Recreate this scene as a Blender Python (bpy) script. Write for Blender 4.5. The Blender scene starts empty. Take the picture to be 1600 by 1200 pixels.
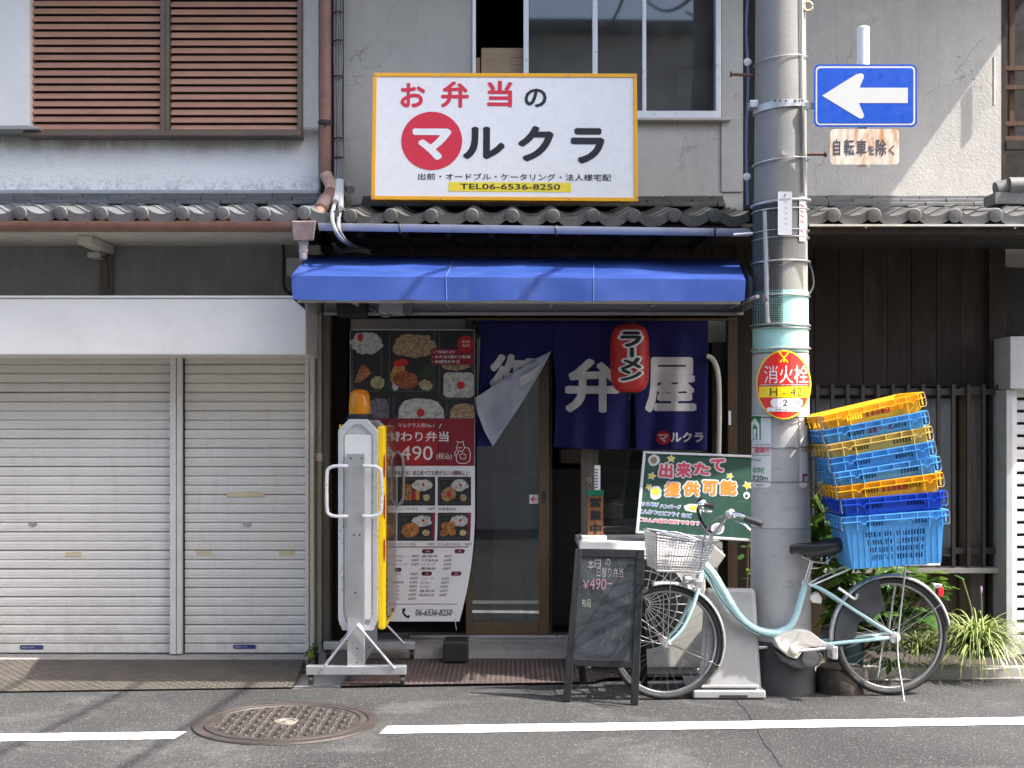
import bpy, bmesh, math, random
import numpy as np
from mathutils import Vector, Matrix, geometry
random.seed(7)
C = bpy.context.scene.collection
scene = bpy.context.scene
# ------------------------------------------------------------------ camera
F, HZ, HC = 2000.0, 670.0, 1.48          # focal length in photo pixels, horizon row, eye height
cd = bpy.data.cameras.new('camera'); cam = bpy.data.objects.new('camera', cd); C.objects.link(cam)
cam.location = (0, 0, HC); cam.rotation_euler = (math.pi/2, 0, 0)
cd.sensor_width = 36; cd.lens = 36*F/1600; cd.shift_y = (HZ-600)/1600
cd.clip_start = .05; cd.clip_end = 300
scene.camera = cam
# ------------------------------------------------------------------ world, sun, exposure
SUN = Vector((-.72, .22, -1.0)).normalized()         # direction the light travels
w = bpy.data.worlds.new('World'); scene.world = w; w.use_nodes = True
nt = w.node_tree; nt.nodes.clear()
sky = nt.nodes.new('ShaderNodeTexSky'); sky.sky_type = 'NISHITA'; sky.sun_disc = False
sky.sun_elevation = math.asin(-SUN.z); sky.sun_rotation = math.atan2(-SUN.x, -SUN.y)
sky.air_density = 1.0; sky.dust_density = 4.6; sky.ozone_density = .9
bg = nt.nodes.new('ShaderNodeBackground'); bg.inputs['Strength'].default_value = .15
wo = nt.nodes.new('ShaderNodeOutputWorld')
nt.links.new(sky.outputs[0], bg.inputs[0]); nt.links.new(bg.outputs[0], wo.inputs[0])
sl = bpy.data.lights.new('sun', 'SUN'); sl.energy = 3.2; sl.angle = math.radians(.53); sl.color = (1, .96, .90)
so = bpy.data.objects.new('sun', sl); C.objects.link(so); so.location = (6, -2, 12)
so.rotation_euler = SUN.to_track_quat('-Z', 'Y').to_euler()
vs = scene.view_settings; vs.view_transform = 'Standard'; vs.look = 'None'; vs.gamma = 1; vs.exposure = 1.84
scene.cycles.max_bounces = 7; scene.cycles.diffuse_bounces = 4; scene.cycles.transparent_max_bounces = 12
scene.cycles.use_denoising = True
scene.cycles.sample_clamp_indirect = 6

# ------------------------------------------------------------------ helpers
def P(px, py, D):                                     # photo pixel at a real distance D -> world metres
    return Vector(((px-800)*D/F, D, HC-(py-HZ)*D/F))
def X(px, D): return (px-800)*D/F
def Z(py, D): return HC-(py-HZ)*D/F
BASE = {}
def tag(o, label=None, cat=None, group=None, kind=None):
    if label: o['label'] = label
    if cat: o['category'] = cat
    if group: o['group'] = group
    if kind: o['kind'] = kind
    return o
def root(name, loc, label, cat, group=None):
    o = bpy.data.objects.new(name, None); C.objects.link(o); o.empty_display_size = .1
    o.location = loc; BASE[o.name] = Vector(loc)
    return tag(o, label, cat, group)
def base(o): return BASE[o.name] if o else Vector((0, 0, 0))
class MB:
    def __init__(s): s.v = []; s.f = []
    def add(s, vs, fs):
        n = len(s.v); s.v += [tuple(v) for v in vs]; s.f += [tuple(i+n for i in f) for f in fs]; return s
    def box(s, x0, x1, y0, y1, z0, z1):
        return s.add([(x0,y0,z0),(x1,y0,z0),(x1,y1,z0),(x0,y1,z0),(x0,y0,z1),(x1,y0,z1),(x1,y1,z1),(x0,y1,z1)],
                     [(0,3,2,1),(4,5,6,7),(0,1,5,4),(1,2,6,5),(2,3,7,6),(3,0,4,7)])
    def hexa(s, p):                                   # 8 points ordered like box
        return s.add(p, [(0,3,2,1),(4,5,6,7),(0,1,5,4),(1,2,6,5),(2,3,7,6),(3,0,4,7)])
    def tube(s, pts, r, n=8, cap=True, closed=False):
        pts = [Vector(p) for p in pts]; rs = r if isinstance(r, (list, tuple)) else [r]*len(pts)
        m = len(pts); vs = []; ref = None
        for i, p in enumerate(pts):
            if closed: t = pts[(i+1) % m]-pts[i-1]
            else: t = pts[min(i+1, m-1)]-pts[max(i-1, 0)]
            t.normalize()
            if ref is None: ref = Vector((0,0,1)) if abs(t.z) < .9 else Vector((1,0,0))
            a = (ref-t*ref.dot(t)).normalized(); b = t.cross(a); ref = a
            for k in range(n):
                an = 2*math.pi*k/n; vs.append(p+(a*math.cos(an)+b*math.sin(an))*rs[i])
        fs = []
        for i in range(m if closed else m-1):
            j = (i+1) % m
            for k in range(n): fs.append((i*n+k, i*n+(k+1) % n, j*n+(k+1) % n, j*n+k))
        if cap and not closed: fs += [tuple(range(n-1, -1, -1)), tuple((m-1)*n+k for k in range(n))]
        return s.add(vs, fs)
    def lathe(s, c, axis, prof, n=24, cap=True):      # prof: (distance along axis, radius)
        c = Vector(c); t = Vector(axis).normalized(); ref = Vector((0,0,1)) if abs(t.z) < .9 else Vector((1,0,0))
        a = (ref-t*ref.dot(t)).normalized(); b = t.cross(a); vs = []
        for d, r in prof:
            for k in range(n):
                an = 2*math.pi*k/n; vs.append(c+t*d+(a*math.cos(an)+b*math.sin(an))*r)
        fs = []
        for i in range(len(prof)-1):
            for k in range(n): fs.append((i*n+k, i*n+(k+1) % n, (i+1)*n+(k+1) % n, (i+1)*n+k))
        if cap: fs += [tuple(range(n-1, -1, -1)), tuple((len(prof)-1)*n+k for k in range(n))]
        return s.add(vs, fs)
    def prism(s, poly, fn0, fn1):                     # 2D polygon between two mapping functions
        n = len(poly); tris = geometry.tessellate_polygon([[Vector((p[0], p[1], 0)) for p in poly]])
        vs = [fn0(*p) for p in poly]+[fn1(*p) for p in poly]
        fs = [tuple(t) for t in tris]+[tuple(i+n for i in reversed(t)) for t in tris]
        fs += [(i, (i+1) % n, n+(i+1) % n, n+i) for i in range(n)]
        return s.add(vs, fs)
    def grid(s, fn, nu, nv):                          # fn(u,v) over the unit square
        vs = [fn(i/nu, j/nv) for j in range(nv+1) for i in range(nu+1)]
        return s.add(vs, [(j*(nu+1)+i, j*(nu+1)+i+1, (j+1)*(nu+1)+i+1, (j+1)*(nu+1)+i) for j in range(nv) for i in range(nu)])
def fixn(me):
    bm = bmesh.new(); bm.from_mesh(me); bmesh.ops.recalc_face_normals(bm, faces=bm.faces); bm.to_mesh(me); bm.free()
def mesh(name, mb, mat, off=Vector((0,0,0)), smooth=False, fix=True, uv=None):
    me = bpy.data.meshes.new(name)
    me.from_pydata([tuple(Vector(v)-off) for v in mb.v], [], mb.f)
    if fix: fixn(me)
    if smooth:
        me.polygons.foreach_set('use_smooth', [True]*len(me.polygons))
        try: me.set_sharp_from_angle(angle=math.radians(smooth if smooth is not True else 40))
        except Exception: pass
    me.materials.append(mat); me.update()
    return me
def bev(o, wd, seg=2):
    m = o.modifiers.new('bevel', 'BEVEL'); m.width = wd; m.segments = seg; m.limit_method = 'ANGLE'; m.angle_limit = math.radians(40)
    m.harden_normals = False
    return o
def part(name, mb, mat, parent, smooth=False, bevel=0, fix=True, label=None, kind=None):
    b = base(parent); o = bpy.data.objects.new(name, mesh(name, mb, mat, b, smooth, fix)); C.objects.link(o)
    o.parent = parent; BASE[o.name] = b
    if bevel: bev(o, bevel)
    return tag(o, label, None, None, kind)
def thing(name, mb, mat, label, cat, group=None, smooth=False, bevel=0, kind=None, loc=None):
    if loc is None:
        a = np.array([tuple(v) for v in mb.v]); loc = Vector(((a[:,0].min()+a[:,0].max())/2, (a[:,1].min()+a[:,1].max())/2, a[:,2].min()))
    loc = Vector(loc); o = bpy.data.objects.new(name, mesh(name, mb, mat, loc, smooth)); C.objects.link(o)
    o.location = loc; BASE[o.name] = loc
    if bevel: bev(o, bevel)
    return tag(o, label, cat, group, kind)
def struct(name, mb, mat, smooth=False, bevel=0):
    o = bpy.data.objects.new(name, mesh(name, mb, mat, Vector((0,0,0)), smooth)); C.objects.link(o); BASE[o.name] = Vector((0,0,0))
    if bevel: bev(o, bevel)
    o['kind'] = 'structure'; return o
def piece(name, me, mtx, parent):                     # a copy that shares mesh data; parent unrotated
    o = bpy.data.objects.new(name, me); C.objects.link(o); o.parent = parent; BASE[o.name] = base(parent)
    o.matrix_basis = Matrix.Translation(-base(parent)) @ mtx
    return o
T = Matrix.Translation
def RX(a): return Matrix.Rotation(a, 4, 'X')
def RY(a): return Matrix.Rotation(a, 4, 'Y')
def RZ(a): return Matrix.Rotation(a, 4, 'Z')
def SC(x, y, z): return Matrix.Diagonal((x, y, z, 1))

# ------------------------------------------------------------------ materials
def srgb(r, g, b):
    return tuple(((c/255)/12.92 if c/255 <= .04045 else ((c/255+.055)/1.055)**2.4) for c in (r, g, b))
class NT:
    def __init__(s, name):
        s.m = bpy.data.materials.new(name); s.m.use_nodes = True; s.t = s.m.node_tree; s.t.nodes.clear()
        s.out = s.n('ShaderNodeOutputMaterial'); s.b = s.n('ShaderNodeBsdfPrincipled'); s.l(s.b.outputs[0], s.out.inputs[0])
        tc = s.n('ShaderNodeTexCoord'); oi = s.n('ShaderNodeObjectInfo'); s.rnd = oi.outputs['Random']
        mu = s.math('MULTIPLY', s.rnd, 37.0); va = s.n('ShaderNodeVectorMath'); va.operation = 'ADD'
        s.l(tc.outputs['Object'], va.inputs[0]); s.l(mu, va.inputs[1]); s.co = va.outputs[0]; s.obj = tc.outputs['Object']
    def n(s, t): return s.t.nodes.new(t)
    def l(s, a, b): s.t.links.new(a, b)
    def set(s, sock, v):
        if hasattr(v, 'is_output'): s.l(v, sock)
        elif isinstance(v, (tuple, list)): sock.default_value = tuple(v)+(1,) if len(v) == 3 and len(sock.default_value) == 4 else tuple(v)
        else: sock.default_value = v
    def math(s, op, a, b=0.0, clamp=False):
        n = s.n('ShaderNodeMath'); n.operation = op; n.use_clamp = clamp; s.set(n.inputs[0], a); s.set(n.inputs[1], b); return n.outputs[0]
    def noise(s, scale, detail=4, rough=.55, vec=None, stretch=None, dist=0):
        n = s.n('ShaderNodeTexNoise'); n.inputs['Scale'].default_value = scale; n.inputs['Detail'].default_value = detail
        n.inputs['Roughness'].default_value = rough; n.inputs['Distortion'].default_value = dist
        v = vec or s.co
        if stretch:
            m = s.n('ShaderNodeMapping'); m.inputs['Scale'].default_value = stretch; s.l(v, m.inputs[0]); v = m.outputs[0]
        s.l(v, n.inputs['Vector']); return n.outputs['Fac']
    def ramp(s, v, a, b, lo=0.0, hi=1.0):
        n = s.n('ShaderNodeMapRange'); n.clamp = True; s.set(n.inputs[0], v)
        for i, q in enumerate((a, b, lo, hi)): n.inputs[i+1].default_value = q
        return n.outputs[0]
    def mix(s, fac, a, b, mode='MIX'):
        n = s.n('ShaderNodeMix'); n.data_type = 'RGBA'; n.blend_type = mode
        s.set(n.inputs[0], fac); s.set(n.inputs[6], a); s.set(n.inputs[7], b); return n.outputs[2]
    def bump(s, h, strength=.3, dist=.01):
        n = s.n('ShaderNodeBump'); n.inputs['Strength'].default_value = strength; n.inputs['Distance'].default_value = dist
        s.l(h, n.inputs['Height']); s.l(n.outputs[0], s.b.inputs['Normal'])
    def sep(s, vec=None):
        n = s.n('ShaderNodeSeparateXYZ'); s.l(vec or s.obj, n.inputs[0]); return n.outputs
    def done(s, col, rough=.6, metal=0.0, spec=.5, coat=0.0):
        s.set(s.b.inputs['Base Color'], col); s.set(s.b.inputs['Roughness'], rough); s.set(s.b.inputs['Metallic'], metal)
        s.b.inputs['Specular IOR Level'].default_value = spec; s.b.inputs['Coat Weight'].default_value = coat
        return s.m
def mul(c, k): return tuple(min(1, x*k) for x in c)
MATS = {}
def M(name, col, rough=.55, metal=0.0, var=.14, scale=7, bump=0.0, bscale=90, spec=.5, rnd=0.0, coat=0.0, dirt=0.0, dirtcol=(.06,.05,.04), stretch=None):
    if name in MATS: return MATS[name]
    s = NT(name); n = s.noise(scale, 5, .6, stretch=stretch)
    c = s.mix(s.ramp(n, .3, .7), mul(col, 1-var), mul(col, 1+var*.7))
    if rnd: c = s.mix(s.ramp(s.rnd, 0, 1, 0, rnd), c, mul(col, .45))
    if dirt:
        d = s.noise(scale*2.7, 6, .7, stretch=stretch); c = s.mix(s.ramp(d, .5, .78, 0, dirt), c, dirtcol)
    r = s.ramp(s.noise(scale*3, 4), .3, .7, max(.02, rough-.1), min(1, rough+.1))
    if bump: s.bump(s.noise(bscale, 4), bump, .006)
    MATS[name] = s.done(c, r, metal, spec, coat); return MATS[name]
def glassmat(name, tint, refl=1.0, rough=.02, dust=.06):
    if name in MATS: return MATS[name]
    s = NT(name); s.t.nodes.remove(s.b)
    fr = s.n('ShaderNodeFresnel'); fr.inputs[0].default_value = 1.5
    tr = s.n('ShaderNodeBsdfTransparent'); tr.inputs[0].default_value = tint+(1,)
    gl = s.n('ShaderNodeBsdfGlossy'); gl.inputs['Roughness'].default_value = rough; gl.inputs[0].default_value = (.95,.97,1,1)
    df = s.n('ShaderNodeBsdfDiffuse'); df.inputs[0].default_value = (.5,.5,.48,1)
    m1 = s.n('ShaderNodeMixShader'); m2 = s.n('ShaderNodeMixShader')
    s.l(s.math('MULTIPLY', fr.outputs[0], refl, True), m1.inputs[0]); s.l(tr.outputs[0], m1.inputs[1]); s.l(gl.outputs[0], m1.inputs[2])
    s.l(s.ramp(s.noise(3, 6, .7), .4, .8, dust*.3, dust), m2.inputs[0]); s.l(m1.outputs[0], m2.inputs[1]); s.l(df.outputs[0], m2.inputs[2])
    s.l(m2.outputs[0], s.out.inputs[0]); MATS[name] = s.m; return s.m

# ------------------------------------------------------------------ lettering and print
TXT = {}
def text2d(st, off=0.0):
    k = (st, off)
    if k in TXT: return TXT[k]
    cu = bpy.data.curves.new('t', 'FONT'); cu.body = st; cu.dimensions = '2D'; cu.fill_mode = 'FRONT'; cu.resolution_u = 3
    ob = bpy.data.objects.new('t', cu); C.objects.link(ob)
    me = ob.to_mesh(); v = np.array([q.co[:2] for q in me.vertices]).reshape(-1, 2); f = [tuple(p.vertices) for p in me.polygons]
    ob.to_mesh_clear(); bpy.data.objects.remove(ob); bpy.data.curves.remove(cu)
    v = np.concatenate([v, np.zeros((len(v), 1))], 1)
    if off > .004 and len(v):                          # embolden: shifted layers, each a hair above the last
        n = 6 if off < .06 else 10; vv, ff = [v], list(f)
        for i in range(n):
            a = 2*math.pi*(i+.5)/n; q = v.copy(); q[:,0] += off*math.cos(a); q[:,1] += off*math.sin(a); q[:,2] = i+1
            ff += [tuple(j+len(v)*(i+1) for j in t) for t in f]; vv.append(q)
        v, f = np.concatenate(vv), ff
    TXT[k] = (v, f); return TXT[k]
def map2d(name, v, f, surf, mat, parent, h, cuts=None, clip=None, label=None, ycuts=None):
    bm = bmesh.new(); vs = [bm.verts.new((q[0], q[1], q[2] if len(q) > 2 else 0)) for q in v]
    for q in f:
        try: bm.faces.new([vs[i] for i in q])
        except ValueError: pass
    def bis(co, no, clear):
        bmesh.ops.bisect_plane(bm, geom=bm.verts[:]+bm.edges[:]+bm.faces[:], plane_co=co, plane_no=no, clear_outer=clear)
    for x in (cuts or []): bis((x, 0, 0), (1, 0, 0), False)
    for y in (ycuts or []): bis((0, y, 0), (0, 1, 0), False)
    for co, no in (clip or []): bis(co, no, True)
    bmesh.ops.triangulate(bm, faces=[q for q in bm.faces if len(q.verts) > 4])
    b = base(parent)
    for q in bm.verts: q.co = Vector(surf(q.co.x, q.co.y, h+q.co.z*4e-5))-b
    me = bpy.data.meshes.new(name); bm.to_mesh(me); bm.free(); me.materials.append(mat)
    o = bpy.data.objects.new(name, me); C.objects.link(o); o.parent = parent; BASE[o.name] = b
    if label: o['label'] = label
    return o
def lettering(st, box, surf, mat, parent, h=.002, off=0.0, rot=0, cuts=None, clip=None, name='lettering', pad=None):
    v, f = text2d(st, off); v = v.copy()
    if len(v) == 0: return None
    if rot:
        c, s = math.cos(math.radians(rot)), math.sin(math.radians(rot)); v[:,:2] = v[:,:2] @ np.array([[c, s], [-s, c]])
    lo, hi = v.min(0), v.max(0); d = np.maximum(hi-lo, 1e-6); x0, y0, x1, y1 = box
    q = np.stack([x0+(v[:,0]-lo[0])/d[0]*(x1-x0), y1-(v[:,1]-lo[1])/d[1]*(y1-y0), v[:,2]], 1)
    return map2d(name, q, f, surf, mat, parent, h, cuts, clip)
def vletters(st, box, surf, mat, parent, h=.002, off=0.0, gap=.08, rotate=(), name='lettering', grow=0):
    x0, y0, x1, y1 = box; n = len(st); hh = (y1-y0)/n
    for i, ch in enumerate(st):
        a, b = y0+i*hh+hh*gap/2, y0+(i+1)*hh-hh*gap/2
        if ch in rotate: lettering(ch, (x0+(x1-x0)*.38-grow, a+hh*.1-grow, x0+(x1-x0)*.62+grow, b-hh*.1+grow), surf, mat, parent, h, off, 90, name=name)
        else: lettering(ch, (x0-grow, a-grow, x1+grow, b+grow), surf, mat, parent, h, off, name=name)
def printed(name, poly, surf, mat, parent, h=.0015, cuts=None, label=None, clip=None, ycuts=None):
    tris = geometry.tessellate_polygon([[Vector((p[0], p[1], 0)) for p in poly]])
    return map2d(name, poly, [tuple(t) for t in tris], surf, mat, parent, h, cuts, clip, label, ycuts)
def rect(x0, y0, x1, y1): return [(x0,y0),(x1,y0),(x1,y1),(x0,y1)]
def rrect(x0, y0, x1, y1, r, n=5):
    o = []
    for cx, cy, a0 in ((x1-r,y0+r,-90),(x1-r,y1-r,0),(x0+r,y1-r,90),(x0+r,y0+r,180)):
        for i in range(n+1):
            a = math.radians(a0+90*i/n); o.append((cx+r*math.cos(a), cy+r*math.sin(a)))
    return o
def ell(cx, cy, rx, ry, n=28, rough=0.0, seed=0, rot=0):
    rr = random.Random(seed); o = []
    for i in range(n):
        a = 2*math.pi*i/n; k = 1+rr.uniform(-rough, rough); x, y = rx*k*math.cos(a), ry*k*math.sin(a)
        c, s = math.cos(rot), math.sin(rot); o.append((cx+x*c-y*s, cy+x*s+y*c))
    return o
def star(cx, cy, r, n=5, q=.48, rot=0): return [(cx+(r if i % 2 == 0 else r*q)*math.sin(rot+math.pi*i/n), cy-(r if i % 2 == 0 else r*q)*math.cos(rot+math.pi*i/n)) for i in range(2*n)]
def stroke(pts, wd):                                  # polyline as a ribbon polygon
    L, R = [], []
    for i, p in enumerate(pts):
        a = Vector(pts[max(i-1, 0)]); b = Vector(pts[min(i+1, len(pts)-1)]); t = (b-a).normalized(); nn = Vector((-t.y, t.x))*wd/2
        L.append((p[0]+nn.x, p[1]+nn.y)); R.append((p[0]-nn.x, p[1]-nn.y))
    return L+R[::-1]
def flat(D): return lambda px, py, h: P(px, py, D-h)
def quad(TL, TR, BL, BR, box):                        # photo-pixel box mapped on a quadrilateral in space
    x0, y0, x1, y1 = box; n = (TR-TL).cross(BL-TL).normalized(); n = -n if n.y > 0 else n
    def fn(px, py, h):
        u, v = (px-x0)/(x1-x0), (py-y0)/(y1-y0); return (TL*(1-u)+TR*u)*(1-v)+(BL*(1-u)+BR*u)*v+n*h
    return fn
def qbox(mb, fn, x0, x1, y0, y1, h0, h1):
    return mb.hexa([fn(x0,y1,h1),fn(x1,y1,h1),fn(x1,y1,h0),fn(x0,y1,h0),fn(x0,y0,h1),fn(x1,y0,h1),fn(x1,y0,h0),fn(x0,y0,h0)])
def spline(pts, n=6):
    pts = [Vector(p) for p in pts]; out = []
    for i in range(len(pts)-1):
        p0, p1, p2, p3 = pts[max(i-1,0)], pts[i], pts[i+1], pts[min(i+2, len(pts)-1)]
        for k in range(n):
            t = k/n; out.append(.5*((2*p1)+(p2-p0)*t+(2*p0-5*p1+4*p2-p3)*t*t+(3*p1-p0-3*p2+p3)*t**3))
    return out+[pts[-1]]
# ------------------------------------------------------------------ shared materials
def asphalt():
    s = NT('asphalt'); big = s.noise(1.0, 7, .7, dist=.8); pat = s.noise(.5, 4, .6, dist=.4); fine = s.noise(210, 3, .8); mid = s.noise(26, 6, .75)
    c = s.mix(s.ramp(pat, .42, .60), (.034,.034,.035), (.064,.064,.064))
    c = s.mix(s.ramp(big, .53, .62, 0, .8), c, (.118,.117,.114))                 # pale dusty patches
    c = s.mix(s.ramp(mid, .42, .66, 0, .55), c, (.042,.042,.043))
    c = s.mix(s.ramp(fine, .50, .62, 0, .6), c, (.018,.018,.018))
    v = s.n('ShaderNodeTexVoronoi'); v.inputs['Scale'].default_value = 95; s.l(s.co, v.inputs['Vector'])
    v2 = s.n('ShaderNodeTexVoronoi'); v2.inputs['Scale'].default_value = 190; s.l(s.co, v2.inputs['Vector'])
    sp = s.math('MULTIPLY', s.ramp(v.outputs['Distance'], .16, .30, 1, 0), s.ramp(s.noise(70, 1), .52, .58))
    sp2 = s.math('MULTIPLY', s.ramp(v2.outputs['Distance'], .2, .40, 1, 0), s.ramp(s.noise(100, 1), .48, .56))
    c = s.mix(s.math('MULTIPLY', sp2, .7), c, (.20,.197,.19)); c = s.mix(sp, c, (.40,.39,.37))
    x, y, z = s.sep(); oil = s.math('MULTIPLY', s.ramp(s.noise(3.2, 5, .7), .60, .72), .6); c = s.mix(oil, c, (.035,.034,.033))
    s.bump(s.math('ADD', fine, s.math('MULTIPLY', v2.outputs['Distance'], .8)), .8, .008)
    return s.done(c, s.ramp(fine, .3, .7, .7, .95), 0, .35)
def concrete(name, col, stain=(.10,.095,.085), amt=.6, sc=2.0, bmp=.25, crack=0):
    s = NT(name); a = s.noise(sc, 7, .7, dist=.4); b = s.noise(sc*14, 4); v = s.noise(sc*2.2, 5, .7, stretch=(2.2, 1, .3))
    c = s.mix(s.ramp(a, .3, .7), mul(col, .82), mul(col, 1.1)); c = s.mix(s.ramp(v, .52, .8, 0, amt), c, stain)
    c = s.mix(s.ramp(b, .35, .7, 0, .25), c, mul(col, .7)); s.bump(s.noise(sc*60, 4, .7), bmp, .005)
    if crack:
        vo = s.n('ShaderNodeTexVoronoi'); vo.feature = 'DISTANCE_TO_EDGE'; vo.inputs['Scale'].default_value = crack
        wv = s.n('ShaderNodeVectorMath'); wv.operation = 'ADD'; nn = s.n('ShaderNodeTexNoise'); nn.inputs['Scale'].default_value = 3; nn.inputs['Detail'].default_value = 6; s.l(s.co, nn.inputs['Vector']); s.l(s.co, wv.inputs[0]); s.l(nn.outputs['Color'], wv.inputs[1]); s.l(wv.outputs[0], vo.inputs['Vector'])
        ck = s.math('MULTIPLY', s.ramp(vo.outputs['Distance'], .0, .006, 1, 0), s.ramp(s.noise(1.5, 3), .5, .6)); c = s.mix(s.math('MULTIPLY', ck, .7), c, mul(col, .35))
        dr = s.math('MULTIPLY', s.ramp(s.noise(5, 6, .7, stretch=(3.5, 1, .16)), .56, .74), .45); c = s.mix(dr, c, mul(col, .55))
    return s.done(c, .85, 0, .3)
def stucco_white():
    s = NT('white_stucco'); f = s.noise(55, 5, .75); big = s.noise(2.4, 6, .65, dist=.5); x, y, z = s.sep()
    st = s.noise(3.5, 6, .72, stretch=(1, 1, .35))
    c = s.mix(s.ramp(big, .3, .75), (.80,.80,.80), (.88,.88,.88))
    # grime run down from the ledge under the window and splashed up from the roof
    top = s.math('MULTIPLY', s.ramp(z, 3.26, 3.44, 0, 1), s.ramp(s.math('ADD', st, s.ramp(z, 3.3, 3.44, 0, .22)), .46, .66))
    top = s.math('MULTIPLY', top, s.ramp(z, 3.49, 3.46, 0, 1))
    bot = s.math('MULTIPLY', s.ramp(z, 3.18, 3.06, 0, 1), s.ramp(s.noise(30, 6, .8), .47, .66))
    c = s.mix(s.math('MULTIPLY', top, .85), c, (.22,.20,.165)); c = s.mix(s.math('MULTIPLY', bot, .85), c, (.22,.215,.21))
    c = s.mix(s.ramp(s.noise(4, 7, .75), .6, .8, 0, .45), c, (.42,.40,.36))
    c = s.mix(s.ramp(f, .55, .72, 0, .22), c, (.45,.45,.46)); s.bump(f, .7, .012); return s.done(c, .9, 0, .2)
def tile_mat(name, col):
    s = NT(name); a = s.noise(9, 6, .7); c = s.mix(s.ramp(a, .3, .7), mul(col, .65), mul(col, 1.25))
    c = s.mix(s.ramp(s.rnd, 0, 1, 0, .4), c, mul(col, .55)); c = s.mix(s.ramp(s.noise(40, 5, .8), .56, .75, 0, .5), c, (.30,.29,.25))
    s.bump(s.noise(120, 3), .2, .004); return s.done(c, .6, 0, .35)
def wood_mat(name, col, sc=6, dark=.4, rough=.75):
    s = NT(name); g = s.noise(sc, 8, .7, stretch=(9, 9, .6), dist=.5); c = s.mix(s.ramp(g, .3, .72), mul(col, dark), mul(col, 1.2))
    c = s.mix(s.ramp(s.rnd, 0, 1, 0, .5), c, mul(col, .5)); c = s.mix(s.ramp(s.noise(3.2, 6, .7, stretch=(2, 2, .5)), .52, .76, 0, .4), c, (.085,.078,.07))
    s.bump(g, .35, .006); return s.done(c, rough, 0, .3)
m_asph = asphalt()
m_conc = concrete('step_concrete', (.30,.285,.265)); m_kerb = concrete('kerb_concrete', (.36,.345,.32), amt=.4)
m_plas = concrete('grey_plaster', (.46,.445,.415), (.34,.325,.30), .5, 1.1, .3, 1.1)
m_plas2 = concrete('warm_grey_plaster', (.50,.475,.435), (.37,.35,.315), .45, 1.2, .9, .9)
m_mort = concrete('dark_mortar', (.27,.262,.245), (.42,.41,.385), .55, 3.2, .4)
m_stuc = stucco_white()
m_wdark = wood_mat('weathered_dark_wood', (.036,.025,.020)); m_wpost = wood_mat('brown_post_wood', (.11,.075,.045))
m_wgrey = wood_mat('grey_weathered_wood', (.20,.18,.155))
m_black = M('blackened_timber', (.016,.014,.013), .8, var=.4)
m_white = M('white_enamel', (.78,.77,.75), .38, var=.05, dirt=.18, dirtcol=(.45,.42,.37), scale=3)
def shutter_paint():
    s = NT('cream_shutter_paint'); gp = s.n('ShaderNodeNewGeometry').outputs['Position']; x, y, z = s.sep(gp)
    n = s.noise(2.5, 5, .6, gp); c = s.mix(s.ramp(n, .3, .7), (.68,.65,.605), (.74,.71,.665)); c = s.mix(s.ramp(s.rnd, 0, 1, 0, .06), c, (.40,.37,.33))
    dr = s.noise(7, 6, .72, gp, stretch=(2.6, 1, .28)); c = s.mix(s.ramp(dr, .54, .80, 0, .38), c, (.44,.39,.33))                 # drip streaks
    gr = s.math('MULTIPLY', s.ramp(z, .06, .42, 1, 0), s.ramp(s.noise(11, 6, .75, gp), .38, .68)); c = s.mix(s.math('MULTIPLY', gr, .5), c, (.27,.24,.20))   # splashed grime by the ground
    sc = s.ramp(s.noise(34, 3, .6, gp, stretch=(.25, 1, 3)), .68, .74, 0, .4); c = s.mix(sc, c, (.33,.30,.27))
    s.bump(s.noise(4.5, 3, .5, gp), .22, .03)
    return s.done(c, s.ramp(n, .3, .7, .36, .52), 0, .45)
m_shut = shutter_paint()
m_rail = M('cream_rail_paint', (.66,.64,.61), .45, var=.08, dirt=.25, dirtcol=(.3,.26,.22))
m_alu = M('aluminium', (.62,.63,.65), .34, .8, var=.07, scale=5)
m_alup = M('aluminium_sash', (.72,.74,.77), .35, .25, var=.06)
m_brz = M('bronze_sash', (.145,.10,.058), .38, .35, var=.15)
m_steel = M('galvanised_steel', (.48,.49,.50), .42, .75, var=.2, scale=30)
m_dsteel = M('dark_steel', (.05,.05,.052), .5, .4, var=.3)
m_brown = M('brown_pipe', (.235,.115,.085), .5, var=.22, dirt=.3, dirtcol=(.35,.27,.23))
m_gut = M('grey_blue_gutter', (.46,.47,.485), .5, var=.15, dirt=.3, dirtcol=(.2,.19,.18))
m_blk = M('black_rubber', (.018,.018,.019), .6, var=.3)
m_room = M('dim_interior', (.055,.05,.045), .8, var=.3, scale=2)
m_cable = M('grey_cable', (.19,.195,.20), .6, var=.15); m_wcable = M('white_cable_tape', (.75,.74,.73), .6, var=.1)
m_bcable = M('black_cable', (.02,.02,.021), .55)
m_til_l = tile_mat('silver_grey_tile', (.115,.123,.13)); m_til_m = tile_mat('smoked_dark_tile', (.085,.083,.078)); m_til_r = tile_mat('smoked_grey_tile', (.15,.149,.145))

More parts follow.
